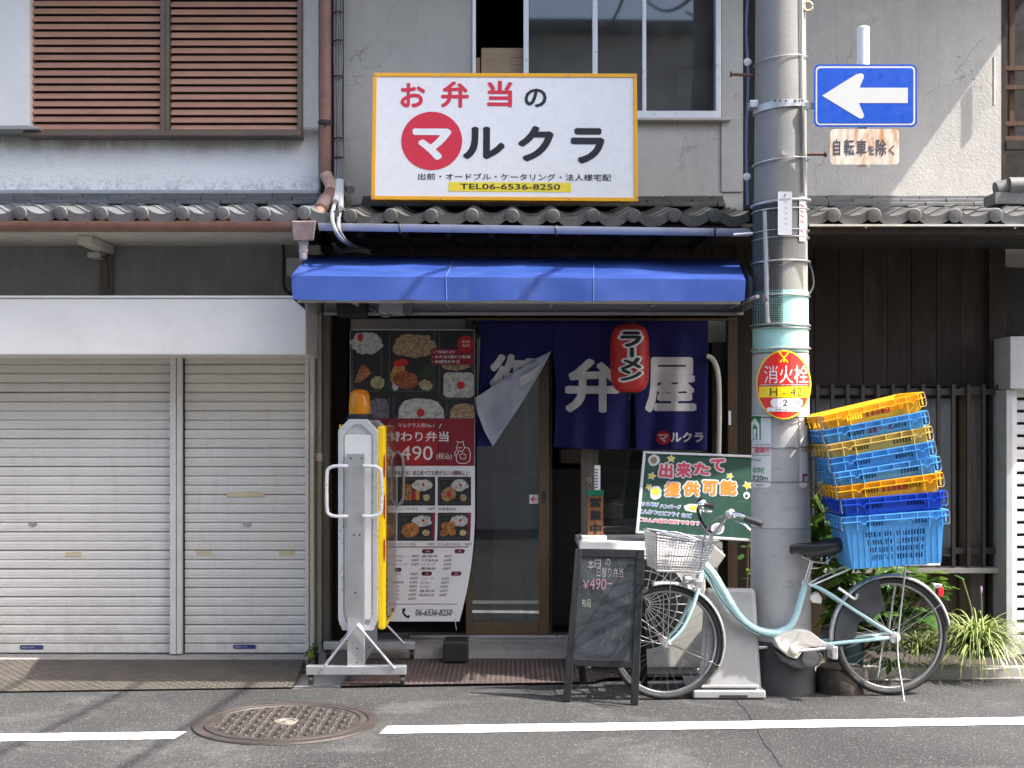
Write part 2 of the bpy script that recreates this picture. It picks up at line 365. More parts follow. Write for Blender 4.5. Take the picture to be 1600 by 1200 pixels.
# ------------------------------------------------------------------ ground
def gz(px, py): D = F*HC/(py-HZ); return Vector((X(px, D), D, 0))
a, b = gz(0, 1083), gz(1600, 1060)
def edge_y(x): return a.y+(b.y-a.y)*(x-a.x)/(b.x-a.x)        # far edge of the asphalt, slightly skew to the houses
def road_z(u, v):
    return (-45+90*u, -30+(edge_y(0)+30)*v+(edge_y(-45+90*u)-edge_y(0))*max(0, v), 0)
struct('terrain', MB().box(-45, 45, 7.0, 40, -.5, -.03), m_kerb)
g = MB(); xs = [-45, -8]+[-4+.5*i for i in range(17)]+[8, 45]
for i in range(len(xs)-1):
    x0, x1 = xs[i], xs[i+1]; e0, e1 = edge_y(max(-6, min(6, x0))), edge_y(max(-6, min(6, x1)))
    n = len(g.v); g.v += [(x0,-30,0),(x1,-30,0),(x1,e1,0),(x0,e0,0),(x1,e1,-.2),(x0,e0,-.2)]; g.f += [(n,n+1,n+2,n+3),(n+3,n+2,n+4,n+5)]
road = struct('road', g, m_asph)
def band(px0, px1, pyc0, pyc1, wpx, z, h=.0):                  # a painted stripe between two ground pixels
    p, q = gz(px0, pyc0), gz(px1, pyc1); d = (q-p).normalized(); n = Vector((-d.y, d.x, 0)); wd = wpx*(p.y**2)/(F*HC)/2
    return p, q, d, n, wd
def paint():
    s = NT('road_paint'); n = s.noise(60, 6, .8); e = s.noise(9, 5, .7)
    c = s.mix(s.ramp(e, .35, .75), (.80,.80,.78), (.62,.61,.58)); c = s.mix(s.ramp(n, .54, .68, 0, .8), c, (.16,.155,.15))
    s.bump(s.noise(200, 3), .4, .004); return s.done(c, .75, 0, .3)
m_paint = paint()
def stripe(px0, px1, py0, py1, slant0, slant1):
    p, q, d, n, wd = band(px0, px1, py0, py1, 11.8, 0)
    mb = MB(); N = 60; vs = []; rr = random.Random(int(px0)+3)
    for i in range(N+1):
        t = p.lerp(q, i/N); sl = d*(slant0*(i == 0)+slant1*(i == N)); j = .0035
        vs += [t-n*(wd+rr.uniform(-j, j))+Vector((0,0,.004)), t+n*(wd+rr.uniform(-j, j))+sl+Vector((0,0,.004))]
    mb.add(vs, [(2*i, 2*i+2, 2*i+3, 2*i+1) for i in range(N)]); return mb
struct('road_marking', stripe(-400, 277, 1158, 1150, 0, .03), m_paint)
struct('road_marking', stripe(594, 2100, 1141.5, 1120, .03, 0), m_paint)
# crack across the asphalt, a narrow filled seam
cr = [gz(*q) for q in ((1150, 1094), (1165, 1108), (1178, 1126), (1186, 1141), (1197, 1162), (1210, 1180), (1228, 1206), (1250, 1240))]
mb = MB(); vs = []; rr = random.Random(4); sp = spline(cr, 8)
for i, q in enumerate(sp):
    wd = .004+.006*rr.random()*min(1, i/20+.3); j = rr.uniform(-.006, .006); vs += [(q.x-wd+j, q.y, .0035), (q.x+wd+j, q.y, .0035)]
mb.add(vs, [(2*i, 2*i+1, 2*i+3, 2*i+2) for i in range(len(sp)-1)])
struct('road_seam', mb, M('seam_tar', (.03,.03,.03), .9, var=.3))
# concrete gutter strip between asphalt and the plates
mb = MB()
for x0, x1 in zip(np.arange(-6, 6, .6), np.arange(-5.4, 6.6, .6)):
    mb.add([(x0,edge_y(x0)+.002,-.012),(x1-.006,edge_y(x1)+.002,-.012),(x1-.006,edge_y(x1)+.13,-.01),(x0,edge_y(x0)+.13,-.01)], [(0,1,2,3)])
struct('gutter_strip', mb, m_kerb)
# manhole cover
def manhole():
    c = gz(447, 1129.5); R = .464
    s = NT('cast_iron'); n = s.noise(14, 6, .7)
    cc = s.mix(s.ramp(n, .3, .7), (.034,.028,.026), (.075,.062,.057)); cc = s.mix(s.ramp(s.noise(5, 4), .5, .72, 0, .35), cc, (.13,.12,.11))
    s.bump(s.noise(150, 3), .35, .004); mi = s.done(cc, .55, .35, .5)
    o = root('manhole_cover', (c.x, c.y, 0), 'round rusty cast iron manhole cover with studded pattern set in the road', 'manhole cover')
    part('frame_ring', MB().lathe((c.x,c.y,0), (0,0,1), [(.002,R),(.010,R-.004),(.010,R-.05),(.003,R-.056)], 72, False), mi, o, 30)
    part('inner_ring', MB().lathe((c.x,c.y,0), (0,0,1), [(.003,R-.06),(.011,R-.063),(.011,R-.092),(.005,R-.096)], 72, False), mi, o, 30)
    part('disc', MB().lathe((c.x,c.y,0), (0,0,1), [(.002,R-.056),(.0055,R-.058),(.0055,.001)], 72, False), mi, o)
    st = MB(); r0 = R-.115; q = .036; k = 0
    for i in range(-14, 15):
        for j in range(-14, 15):
            x, y = i*q, j*q+(q/2 if i % 2 else 0)
            if x*x+y*y > r0*r0 or x*x+y*y < .075**2: continue
            if (i+j) % 3 == 0: st.lathe((c.x+x,c.y+y,.0055), (0,0,1), [(0,.010),(.006,.007)], 8)
            else:
                an = .9 if (i % 2) else -.9; dx, dy = .016*math.cos(an), .016*math.sin(an)
                st.tube([(c.x+x-dx,c.y+y-dy,.007),(c.x+x+dx,c.y+y+dy,.007)], .0055, 6)
    part('stud_pattern', st, M('worn_iron_stud', (.085,.074,.068), .5, .4, var=.4, scale=9), o, 40, kind='stuff')
    part('key_hole_boss', MB().lathe((c.x,c.y,.0055), (0,0,1), [(0,.062),(.006,.06),(.006,.045),(.001,.043),(.001,.02),(.006,.018)], 28), M('worn_boss', (.24,.21,.18), .5, .4), o)
manhole()

# ------------------------------------------------------------------ left house with roller shutters
YL, YU, YE = 8.10, 8.50, 7.50      # shutter wall, upper wall, eave line
def checker(name, col):
    s = NT(name); x, y, z = s.sep()
    n = s.noise(5, 6, .7); c = s.mix(s.ramp(n, .3, .7), mul(col, .6), mul(col, 1.25))
    c = s.mix(s.ramp(s.noise(26, 5, .75), .5, .7, 0, .45), c, mul(col, 1.7)); s.bump(s.noise(90, 4), .35, .004); return s.done(c, .62, .15, .45)
def lozenge_plate(mb, fn, nx, ny):                     # raised bars of a chequer plate
    for i in range(nx):
        for j in range(ny):
            u, v = (i+.5)/nx, (j+.5)/ny; an = .75 if (i+j) % 2 else -.75; l = .013
            p = fn(u, v); d = Vector((math.cos(an), math.sin(an), 0))*l; nn = Vector((-math.sin(an), math.cos(an), 0))*.0035; up = Vector((0,0,.0022))
            mb.add([p-d+up*.2, p-nn+up*.2, p+d+up*.2, p+nn+up*.2, p+up*1.6], [(0,1,4),(1,2,4),(2,3,4),(3,0,4)])
lh = root('left_house', (-2.6, 8.6, 0), 'white stucco house with brown louvred window above two cream roller shutters', 'house')
xr = X(493, YL)
# base walls
mb = MB()
mb.box(-6, xr+.02, YL+.06, YL+.25, .06, 2.62); mb.box(-6, xr+.15, YU+.3, YU+3, -.02, 3.0)
part('shutter_wall', mb, m_mort, lh)
part('dark_frieze', MB().box(-6, X(500, YL), YL-.02, YL+.055, 2.2, 2.64), m_mort, lh)
xw = X(497, YU)
part('upper_wall', MB().box(-6, xw, YU, YU+.25, 3.0, 6.0), m_stuc, lh)
part('wall_base_flashing', MB().box(-6, xw+.01, YU-.035, YU-.002, 3.035, 3.062), M('zinc_flashing', (.42,.45,.47), .4, .5), lh, bevel=.004)
# soffit and fascia, timber cover strip with bracket
m_sof = M('cream_soffit', (.60,.57,.50), .7, var=.1, dirt=.35, dirtcol=(.25,.2,.15))
part('soffit', MB().box(-6, X(460, 7.6), YE+.03, YL+.05, 2.635, 2.66), m_sof, lh)
part('fascia', MB().box(-6, X(462, 7.5), YE, YE+.026, 2.63, 2.70), m_sof, lh)
part('bracket', MB().box(X(127, 7.7), X(150, 7.7), 7.62, 8.06, 2.58, 2.632).box(X(140, 8.0), X(160, 8.0), 7.95, 8.07, 2.545, 2.578), m_sof, lh, bevel=.005)
part('cover_strip', MB().box(X(157, 8.07), X(177, 8.07), 8.055, 8.078, 2.3, 2.632), m_wgrey, lh)
part('iron_hook', MB().tube(spline([(X(160,8.0),8.05,2.56),(X(163,8.0),7.98,2.55),(X(167,8.0),7.97,2.53),(X(166,8.0),8.04,2.50),(X(166,8.0),8.05,2.36)]), .006, 6), M('rust_iron', (.12,.055,.03), .8), lh)
# shutter housing
bx0, bx1, byf = -6, X(478, 7.67), 7.67
hb = part('shutter_housing', MB().box(bx0, bx1, byf, YL+.05, Z(554, 7.67), Z(466, 7.67)), m_white, lh, bevel=.006)
part('housing_cap', MB().box(bx0, bx1+.006, byf-.01, YL+.02, Z(466, 7.67)+.001, Z(462, 7.67)), m_white, lh, bevel=.003)
# shutters: every slat is its own piece
def slat_mesh(x0, x1, name):
    pr = [(0,0),(.004,.002),(.0125,.006),(.013,.013),(.011,.0155),(.011,.0175),(.0135,.020),(.0135,.030),(.0115,.0325),(.0115,.0345),(.0135,.037),(.013,.047),(.010,.0525),(.003,.0555),(0,.0575)]
    mb = MB(); n = len(pr); vs = [(x, -o, z) for x in (x0, x1) for o, z in pr]
    mb.add(vs, [(i, i+1, n+i+1, n+i) for i in range(n-1)]); return mesh(name, mb, m_shut, smooth=30)
def shutter(px0, px1, name, zb, zt):
    x0, x1 = X(px0, YL), X(px1, YL); pitch = .0588; me = slat_mesh(x0, x1, 'slat'); yb = YL
    bar = part(name, MB().box(x0, x1, yb-.02, yb+.012, zb, zb+.055), m_shut, lh, bevel=.003)
    n = int((zt-zb-.055)/pitch)+1
    rs = random.Random(int(px1))
    for i in range(n): piece('slat', me, T((0, yb+rs.uniform(-.0012,.0012), zb+.057+i*pitch)) @ RY(rs.uniform(-.0006,.0006)) @ RX(rs.uniform(-.012,.012)), bar)
    return bar
zb = Z(1019, YL)
s1 = shutter(-300, 268, 'roller_shutter', zb, Z(556, YL)); s2 = shutter(290, 478, 'roller_shutter', zb, Z(556, YL))
m_lab = M('blue_maker_label', (.035,.045,.16), .4); m_cream = M('cream_tape', (.62,.54,.34), .6); m_ink = M('black_ink', (.016,.017,.020), .5, var=.05); m_wink = M('white_ink', (.80,.80,.80), .5, var=.03)
sf = flat(YL-.0215)
for s_, x0, x1, y0, y1 in ((s1, 31, 68, 1008, 1015), (s2, 364, 400, 1007, 1014)):
    p_ = printed('maker_label', rrect(x0, y0, x1, y1, 3), sf, m_lab, s_, .001)
    lettering('文化シヤッター', (x0+3, y0+2, x0+23, y1-2), sf, m_wink, s_, .002)
for s_, x0, y0, x1 in ((s1, 103, 862, 129), (s2, 308, 860, 331), (s2, 437, 860, 461), (s2, 355, 769, 415)):
    part('finger_slot', MB().box(X(x0,YL), X(x1,YL), YL-.0175, YL-.0137, Z(y0+7,YL), Z(y0,YL)), m_cream, s_, bevel=.002)
for s_, x0 in ((s1, 43), (s2, 378)):
    part('keyhole_plate', MB().prism(ell(x0+8, 819, 7, 3.5), lambda a,b: P(a,b,YL-.0185), lambda a,b: P(a,b,YL-.0135)), m_steel, s_)
part('centre_post', MB().box(X(270,YL), X(279.5,YL), YL-.075, YL-.03, zb, Z(552,YL)).box(X(280.5,YL), X(288,YL), YL-.07, YL-.03, zb, Z(552,YL)), m_rail, lh, bevel=.003)
part('side_rail', MB().box(X(479,YL), X(485,YL), YL-.07, YL-.01, zb, Z(552,YL)).box(X(485.5,YL), X(492,YL), YL-.05, YL+.05, zb, Z(552,YL)), m_rail, lh, bevel=.003)
# louvred window
wx0, wx1, wz0, wz1 = X(50, YU), X(474, YU), Z(206, YU-.12), Z(-90, YU)
yf = YU-.10
lw = part('louvre_window', MB().box(wx0+.03, wx1-.03, YU-.03, YU-.004, wz0, wz1), M('dark_screen', (.03,.025,.022), .9), lh)
m_fr = M('bronze_window_frame', (.155,.115,.085), .5, .2, var=.15); 
mb = MB()
for x0, x1 in ((wx0, wx0+.022), (X(257,YU), X(264,YU)), (X(264.8,YU), X(271,YU)), (wx1-.022, wx1)): mb.box(x0, x1, yf, YU-.002, wz0, wz1)
for x0, x1 in ((wx0+.0225, X(257,YU)-.0005), (X(271,YU)+.0005, wx1-.0225)): mb.box(x0, x1, yf+.004, YU-.002, wz0, wz0+.022)
part('frame', mb, m_fr, lw)
part('sill', MB().box(wx0-.01, wx1+.006, yf-.035, YU, wz0-.028, wz0-.001), m_fr, lh, bevel=.004)
m_louv = M('terracotta_louvre', (.50,.27,.19), .55, var=.16, scale=4, rnd=.22, dirt=.25, dirtcol=(.22,.13,.1))
for x0, x1, ph in ((wx0+.024, X(256,YU), 0), (X(272,YU), wx1-.024, .006)):
    mb = MB(); L = x1-x0; pr = [(0,0),(.024,-.034),(.028,-.033),(.029,-.028),(.005,.007),(0,.007)]
    vs = [(x, -o, z) for x in (0, L) for o, z in pr]; n = 6
    mb.add(vs, [(i,(i+1)%n,n+(i+1)%n,n+i) for i in range(n)]+[tuple(range(n)), tuple(range(2*n-1,n-1,-1))])
    me = mesh('louvre', mb, m_louv); z = wz0+.058-ph; 
    while z < wz1: piece('louvre', me, T((x0, yf+.045, z)), lw); z += .0508
# shutter case beside the window, with its ledge
part('shutter_case', MB().box(-6, X(47, YU-.12), YU-.13, YU-.002, Z(197, YU-.13), 5.0), m_white, lh, bevel=.006)
part('case_ledge', MB().box(-6, X(62, YU-.15), YU-.17, YU, Z(203, YU-.15), Z(198.5, YU-.15)), M('grey_ledge', (.33,.33,.32), .6), lh, bevel=.004)
part('ledge_bracket', MB().tube([P(50,203,8.4), P(70,205,8.42), P(86,213,8.49)], .008, 6), m_dsteel, lh)

# ------------------------------------------------------------------ tiled pent roofs: each tile a piece
PITCH = .2365; SL = math.radians(11.6)
PROF = [(0,.030),(.07,.0415),(.14,.0455),(.22,.041),(.32,.025),(.42,.010),(.54,.001),(.66,0),(.80,.006),(.91,.019),(1,.030)]
def tile_mesh(name, mat, eave, L=.30):
    mb = MB(); n = len(PROF); th = .02
    top = lambda y: [(u*PITCH, y, z) for u, z in PROF]; bot = lambda y: [(u*PITCH, y, z-th) for u, z in PROF]
    if eave: bot0 = [(u*PITCH, .0, z-th-.034-.008*math.sin(math.pi*u)) for u, z in PROF]
    else: bot0 = bot(0)
    vs = top(0)+top(L)+bot0+([(u*PITCH, .03, z-th) for u, z in PROF] if eave else bot(.03))
    fs = []
    for i in range(n-1): fs += [(i,i+1,n+i+1,n+i), (i,2*n+i,2*n+i+1,i+1), (2*n+i,3*n+i,3*n+i+1,2*n+i+1)]
    fs += [(0,n,3*n,2*n), (n-1,2*n-1,4*n-1,3*n-1)]
    mb.add(vs, fs)
    if eave:
        mb.lathe((.14*PITCH, .004, .004), (0,-1,0), [(0,.041),(.010,.041),(.016,.036),(.018,.020),(.0185,.001)], 20)
    return mesh(name, mb, mat, smooth=35)
def pent_roof(parent, x0, x1, mat, ze, courses=5, flip=1, noshi=True, xlim=None):
    deck = part('roof', MB().add([(x0,YE,ze-.05),(x1,YE,ze-.05),(x1,YU+.05,ze-.05+1.05*math.tan(SL)),(x0,YU+.05,ze-.05+1.05*math.tan(SL)),
                                  (x0,YE,ze-.075),(x1,YE,ze-.075),(x1,YU+.05,ze-.085+1.05*math.tan(SL)),(x0,YU+.05,ze-.085+1.05*math.tan(SL))],
                                 [(0,1,2,3),(4,7,6,5),(0,4,5,1),(1,5,6,2),(2,6,7,3),(3,7,4,0)]), m_wdark, parent)
    me0, me1 = tile_mesh('eave_tile', mat, True), tile_mesh('roof_tile', mat, False); rr = random.Random(int(x0*100))
    n = int(round((x1-x0)/PITCH)); ex = .225
    for c in range(courses):
        for i in range(n):
            s = c*ex; y, z = YE-.03+s*math.cos(SL), ze+s*math.sin(SL)+rr.uniform(-.003,.003)
            m = T((x0+i*PITCH, y, z)) @ RX(SL-.045+rr.uniform(-.01,.01)) @ RZ(rr.uniform(-.008,.008))
            if flip < 0: m = m @ T((PITCH,0,0)) @ SC(-1,1,1)
            piece('eave_tile' if c == 0 else 'roof_tile', me0 if c == 0 else me1, m, deck)
    if noshi:
        k = 0
        for row, (yy, zz) in enumerate(((YU-.22, ze+.198), (YU-.17, ze+.229), (YU-.12, ze+.26))):
            x = x0-(.0 if row == 1 else .14)
            while x < x1:
                L = .30+rr.uniform(-.01,.02); a0, a1 = max(x, x0), min(x+L, x1)
                if a1-a0 > .04: bev(piece('flat_tile', mesh('flat_tile', MB().box(0, a1-a0-.004, 0, .15, 0, .026), mat), T((a0, yy+rr.uniform(-.004,.004), zz+rr.uniform(-.002,.002))), deck), .004, 1)
                x += L
    return deck
r1 = pent_roof(lh, X(98,7.5)-9*PITCH-.033, X(480,7.5)+.10, m_til_l, Z(334, 7.47))
# gutter, rain hopper and brown downpipe
def half_pipe(mb, p, q, r, n=10):
    p, q = Vector(p), Vector(q); vs = []
    for c in (p, q):
        for i in range(n+1):
            an = math.pi+math.pi*i/n; vs.append(c+Vector((0, r*math.cos(an), r*math.sin(an))))
        for i in range(n+1):
            an = 2*math.pi-math.pi*i/n; vs.append(c+Vector((0, (r-.004)*math.cos(an), (r-.004)*math.sin(an))))
    k = 2*(n+1); mb.add(vs, [(i,(i+1)%k,k+(i+1)%k,k+i) for i in range(k)]+[tuple(range(k)), tuple(range(2*k-1,k-1,-1))]); return mb
gut = part('rain_gutter', half_pipe(MB(), (-6, 7.44, 2.683), (X(458,7.44), 7.44, 2.672), .05), m_brown, lh, 40)
for px in (140, 310): part('gutter_joint', half_pipe(MB(), (X(px,7.44), 7.44, 2.684), (X(px+4,7.44), 7.44, 2.684), .054), m_brown, gut, 40)
m_hop = M('faded_brown_hopper', (.225,.165,.15), .6, var=.2, dirt=.5, dirtcol=(.45,.42,.40))
hp = part('rain_hopper', MB().hexa([P(458,376,7.40),P(490,376,7.40),P(490,376,7.52),P(458,376,7.52),P(455,345,7.38),P(494,345,7.38),P(494,345,7.54),P(455,345,7.54)]), m_hop, lh, bevel=.006)
part('outlet', MB().lathe(P(474,377,7.46), (0,0,-1), [(0,.030),(.02,.030),(.021,.026),(.05,.026),(.051,.030),(.06,.030),(.061,.025),(.10,.022),(.11,.012)], 16), M('pale_pipe_end', (.48,.40,.38), .6), hp, 40)
part('downpipe', MB().tube([P(508,-120,8.38), P(508,272,8.38)], .041, 14), m_brown, lh, 40)
part('pipe_clip', MB().tube([P(498,192,8.36), P(508,194,8.31), P(518,192,8.36)], .008, 6).lathe(P(508,189,8.38), (0,0,-1), [(0,.045),(.02,.045)], 16), m_dsteel, lh)
part('pipe_elbow', MB().tube(spline([P(508,270,8.38), P(513,281,8.36), P(518,290,8.28), P(516,301,8.16)], 5), .040, 14), M('sun_faded_pipe', (.60,.38,.29), .5, var=.3, scale=14), lh, 40)
part('slanted_pipe', MB().tube([P(516,300,8.16), P(505,322,7.9), P(488,350,7.50)], .036, 14), m_brown, lh, 40)
part('pipe_collar', MB().tube([P(508,314,7.97), P(500,329,7.80)], .044, 14), m_hop, lh, 40)
# side pipe, timber posts between the houses
part('conduit', MB().tube([P(499,488,8.14), P(499,1020,8.14)], .021, 10), M('grey_conduit', (.36,.36,.35), .55), lh, 40)
part('conduit_clip', MB().lathe(P(499,720,8.14), (0,0,1), [(0,.025),(.05,.025)], 10), m_wcable, lh)
part('black_conduit', MB().tube(spline([P(437,372,8.05),P(443,385,8.04),P(443,440,8.04),P(448,455,8.03),P(460,462,8.0)]), .010, 8), m_bcable, lh, 40)
part('junction_box', MB().box(X(450,8.05), X(478,8.05), 7.98, 8.075, Z(432,8.03), Z(404,8.03)), M('grey_plastic_box', (.42,.42,.40), .5), lh, bevel=.006)
# ramp plate and step in front of the shutters
m_ramp = checker('ramp_checker_plate', (.07,.06,.052))
rtop, rbot = 7.90, None
def ramp(u, v):
    x = -6+u*(X(476,7.9)+6); xb = -6+u*(X(454,7.25)+6); y0 = edge_y(xb)+.03; return Vector((xb+(x-xb)*v, y0+(rtop-y0)*v, .004+.052*v))
rp = root('ramp_plate', (-3, 7.5, 0), 'sloping steel chequer plate ramp below the cream roller shutters', 'ramp')
part('plate', MB().grid(ramp, 40, 6).add([ramp(1,0), ramp(1,1), ramp(1,1)-Vector((0,0,.05)), ramp(1,0)-Vector((0,0,.01))], [(0,1,2,3)]), m_ramp, rp)
lz = MB(); lozenge_plate(lz, lambda u, v: ramp(.52+.48*u, v), 84, 22); part('tread_pattern', lz, checker('ramp_tread', (.125,.112,.09)), rp, kind='stuff', fix=False)
struct('shutter_step', MB().box(-6, X(488,8.0), 7.905, YL+.06, -.02, .058), m_conc, bevel=.006)

# ------------------------------------------------------------------ middle house: the shop
sh = root('shop_house', (.2, 8.8, 0), 'grey plastered two-storey bento shop house with sliding glass door behind the curtain', 'house')
mx0, mx1 = X(537, YU), X(1161, YU)
ox0, ox1, oz0, oz1 = X(738, YU), X(1126, YU), Z(186, YU), 4.75
part('upper_wall', MB().box(mx0, ox0, YU, YU+.18, 2.9, 6).box(ox1, mx1, YU, YU+.18, 2.9, 6).box(ox0, ox1, YU, YU+.18, 2.9, oz0).box(ox0, ox1, YU, YU+.18, oz1, 6), m_plas, sh)
part('corner_board', MB().box(X(1127,YU), X(1160,YU), YU-.012, YU-.002, Z(300,YU), 6), m_plas, sh)
part('gap_lining', MB().box(xw+.002, mx0-.002, YU+.10, YU+.3, 2.7, 6), m_black, sh)
part('gap_lining', MB().box(mx1+.002, X(1262,YU), YU+.12, YU+.3, 2.4, 6), m_black, sh)
# room behind the upper window
part('upper_room', MB().add([(ox0-.5,YU+.19,oz0-.3),(ox1+.5,YU+.19,oz0-.3),(ox1+.5,YU+2,oz0-.3),(ox0-.5,YU+2,oz0-.3),(ox0-.5,YU+.19,oz1+.3),(ox1+.5,YU+.19,oz1+.3),(ox1+.5,YU+2,oz1+.3),(ox0-.5,YU+2,oz1+.3)],
     [(0,1,2,3),(4,7,6,5),(1,5,6,2),(2,6,7,3),(3,7,4,0)]), M('black_room', (.012,.012,.012), .9), sh, fix=False)
uw = part('upper_window', MB().box(ox0+.001, ox0+.022, YU-.02, YU+.10, oz0+.001, oz1-.001).box(ox1-.034, ox1-.001, YU-.02, YU+.10, oz0+.001, oz1-.001).box(ox0+.0225, ox1-.0345, YU-.022, YU+.10, oz0+.002, oz0+.050), m_alup, sh, bevel=.003)
part('window_sill', MB().box(ox0-.02, ox1+.06, YU-.06, YU-.004, oz0-.022, oz0-.004), m_plas2, sh, bevel=.004)
for x0, x1, yy in ((818,826,.02), (926,934,.035), (1004.5,1010.5,.05)):
    part('sash_stile', MB().box(X(x0,YU), X(x1,YU), YU+yy-.015, YU+yy+.012, oz0+.05, oz1-.002), m_alup, uw, bevel=.002)
g_up = glassmat('upper_window_glass', (.36,.40,.42), 2.2, .03, .16)
for i, (x0, x1, yy) in enumerate(((826.5,925.5,.021), (934.5,1004,.037), (1011,1117,.052))):
    part('pane', MB().box(X(x0,YU), X(x1,YU), YU+yy-.003, YU+yy+.002, oz0+.051, oz1-.002), g_up, uw)
# paper stuck inside the right pane
m_pap = M('stained_paper', (.30,.33,.36), .8, var=.25, scale=12, dirt=.4, dirtcol=(.10,.095,.08))
sfp = flat(YU+.075); rr = random.Random(3)
part('pane_paper', MB().prism([(1064,55),(1086,53),(1087,98),(1075,104),(1063,104)], lambda a,b: sfp(a,b,0), lambda a,b: sfp(a,b,.002)), m_pap, uw)
part('pane_paper', MB().prism([(1060,112),(1084,108),(1082,140),(1080,168),(1058,168)], lambda a,b: sfp(a,b,0), lambda a,b: sfp(a,b,.002)), m_pap, uw)
part('curtain_lining', MB().box(X(826,YU), X(1117,YU), YU+.30, YU+.31, oz0+.05, oz1), M('dim_curtain', (.11,.125,.13), .9, var=.5, scale=2.5), sh)
# upper eave that shades the first floor
part('upper_eave', MB().box(-6, 4.08, 7.30, YU+.3, 5.2, 5.30), m_wdark, sh)
part('upper_roof', MB().add([(-6,7.2,5.302),(4.12,7.2,5.302),(4.12,12,6.6),(-6,12,6.6),(-6,7.2,5.36),(4.12,7.2,5.36),(4.12,12,6.66),(-6,12,6.66)], [(0,3,2,1),(4,5,6,7),(0,1,5,4),(1,2,6,5),(2,3,7,6),(3,0,4,7)]), m_til_m, sh)
r2 = pent_roof(sh, X(548,7.5)-.033, X(1170,7.5), m_til_m, Z(338, 7.47))
part('eave_soffit', MB().box(X(505,7.6), X(1262,7.6), YE+.02, 8.42, 2.665, 2.685), m_black, sh)
for px in range(560, 1170, 68): part('rafter', MB().box(X(px,7.6), X(px+9,7.6), YE+.04, 8.35, 2.615, 2.664), m_wdark, sh)
part('rain_gutter', half_pipe(MB(), (X(497,7.42), 7.465, Z(348,7.42)), (X(1173,7.42), 7.465, Z(357,7.42)), .040), m_gut, sh, 40)
for px, py in ((625,352), (869,355), (1118,358)):
    part('gutter_clip', MB().tube(spline([P(px,py+12,7.40), P(px-1,py+4,7.375), P(px,py-1,7.39), P(px,py,7.46)]), .007, 6), m_dsteel, sh)
part('beam', MB().box(X(500,8.3), X(1180,8.3), 8.30, 8.42, 2.20, 2.664), m_black, sh)
pm = mesh('plank', MB().box(0, .115, -.012, 0, 0, .44), m_wdark)
for i in range(22): piece('plank', pm, T((X(505,8.3)+i*.12, 8.299, 2.215)), sh)
# shop front posts and frames
part('left_post', MB().box(X(507,8.18), X(517,8.18), 8.12, 8.24, 0, Z(486,8.18)), m_wgrey, sh, bevel=.004)
part('left_post', MB().box(X(518,8.3), X(542,8.3), 8.28, 8.4, 0, 2.2), m_wdark, sh, bevel=.004)
YD = 8.32
part('header', MB().box(X(545,YD), X(1150,YD), YD-.02, YD+.08, Z(497,YD), Z(488,YD)), m_brz, sh)
m_cream2 = M('aged_cream_board', (.50,.47,.42), .7, var=.1)
part('transom_board', MB().box(X(547,YD), X(752,YD), YD+.02, YD+.05, Z(620,YD), Z(498,YD)), m_cream2, sh)
part('transom_board', MB().box(X(1000,YD), X(1140,YD), YD+.02, YD+.05, Z(535,YD), Z(498,YD)), m_cream2, sh)
zs = .125
part('threshold', MB().box(X(545,YD), X(1000,YD), YD-.10, YD+.20, .02, zs), m_conc, sh, bevel=.01)
part('door_track', MB().box(X(640,YD), X(905,YD), YD-.03, YD+.09, zs+.001, zs+.018), m_alu, sh)
dr = part('sliding_door', MB().box(X(842,YD), X(858,YD), YD-.02, YD+.02, zs+.02, Z(498,YD)).box(X(728,YD), X(738,YD), YD-.02, YD+.02, zs+.02, Z(498,YD))
          .box(X(738,YD)+.0005, X(842,YD)-.0005, YD-.018, YD+.018, zs+.02, zs+.10), m_brz, sh, bevel=.002)
g_door = glassmat('door_glass', (.70,.72,.72), 1.7, .015, .05)
part('pane', MB().box(X(738,YD), X(842,YD), YD-.003, YD+.003, zs+.10, Z(498,YD)), g_door, dr)
part('pull_handle', MB().box(X(847,YD), X(853,YD), YD-.024, YD-.0205, Z(786,YD), Z(767,YD)), m_dsteel, dr, bevel=.002)
part('mid_rail', MB().box(X(738.2,YD), X(841.8,YD), YD-.012, YD-.004, Z(943,YD), Z(938,YD)), M('pale_strip', (.45,.44,.38), .5), dr)
stk = printed('arrow_sticker', rect(827,773,841,787), flat(YD-.004), m_wink, dr, .001)
printed('arrow_mark', [(829,780),(834,775),(836,775),(832.5,779),(839,779),(839,781),(832.5,781),(836,785),(834,785)], flat(YD-.006), M('red_ink', (.55,.03,.04), .5), dr, .001)
# a second fixed door leaf behind
part('fixed_leaf', MB().box(X(730,YD), X(737,YD), YD+.03, YD+.06, zs+.02, 2.18).box(X(818,YD), X(826,YD), YD+.03, YD+.06, zs+.02, 2.18), m_brz, sh)
part('open_door_edge', MB().box(X(858.5,YD), X(863,YD), YD+.03, YD+.06, zs+.02, 2.18), m_dsteel, sh)
part('window_post', MB().box(X(907,YD), X(934,YD), YD-.06, YD+.05, .02, 2.18), m_wgrey, sh, bevel=.004)
part('serving_window', MB().box(X(934.5,YD), X(1176,YD), YD+.01, YD+.015, Z(858,YD), Z(560,YD)), glassmat('counter_glass', (.62,.66,.66), 1.6, .02, .05), sh)
part('window_rail', MB().box(X(934.5,YD), X(1176,YD), YD-.01, YD+.03, Z(872,YD), Z(858.5,YD)), m_brz, sh)
part('apron_wall', MB().box(X(934.5,YD), X(1180,YD), YD+.0, YD+.06, 0, Z(872.5,YD)), m_wdark, sh)
part('right_post', MB().box(X(1135,8.25), X(1150,8.25), 8.20, 8.28, 0, 2.2), m_wpost, sh, bevel=.004)
part('right_jamb', MB().box(X(1108,8.4), X(1134,8.4), 8.26, 8.31, .0, Z(535,8.3)), m_wdark, sh)
part('side_boards', MB().box(X(1150.5,8.3), X(1268,8.3), 8.28, 8.4, 0, 2.664), m_wdark, sh)
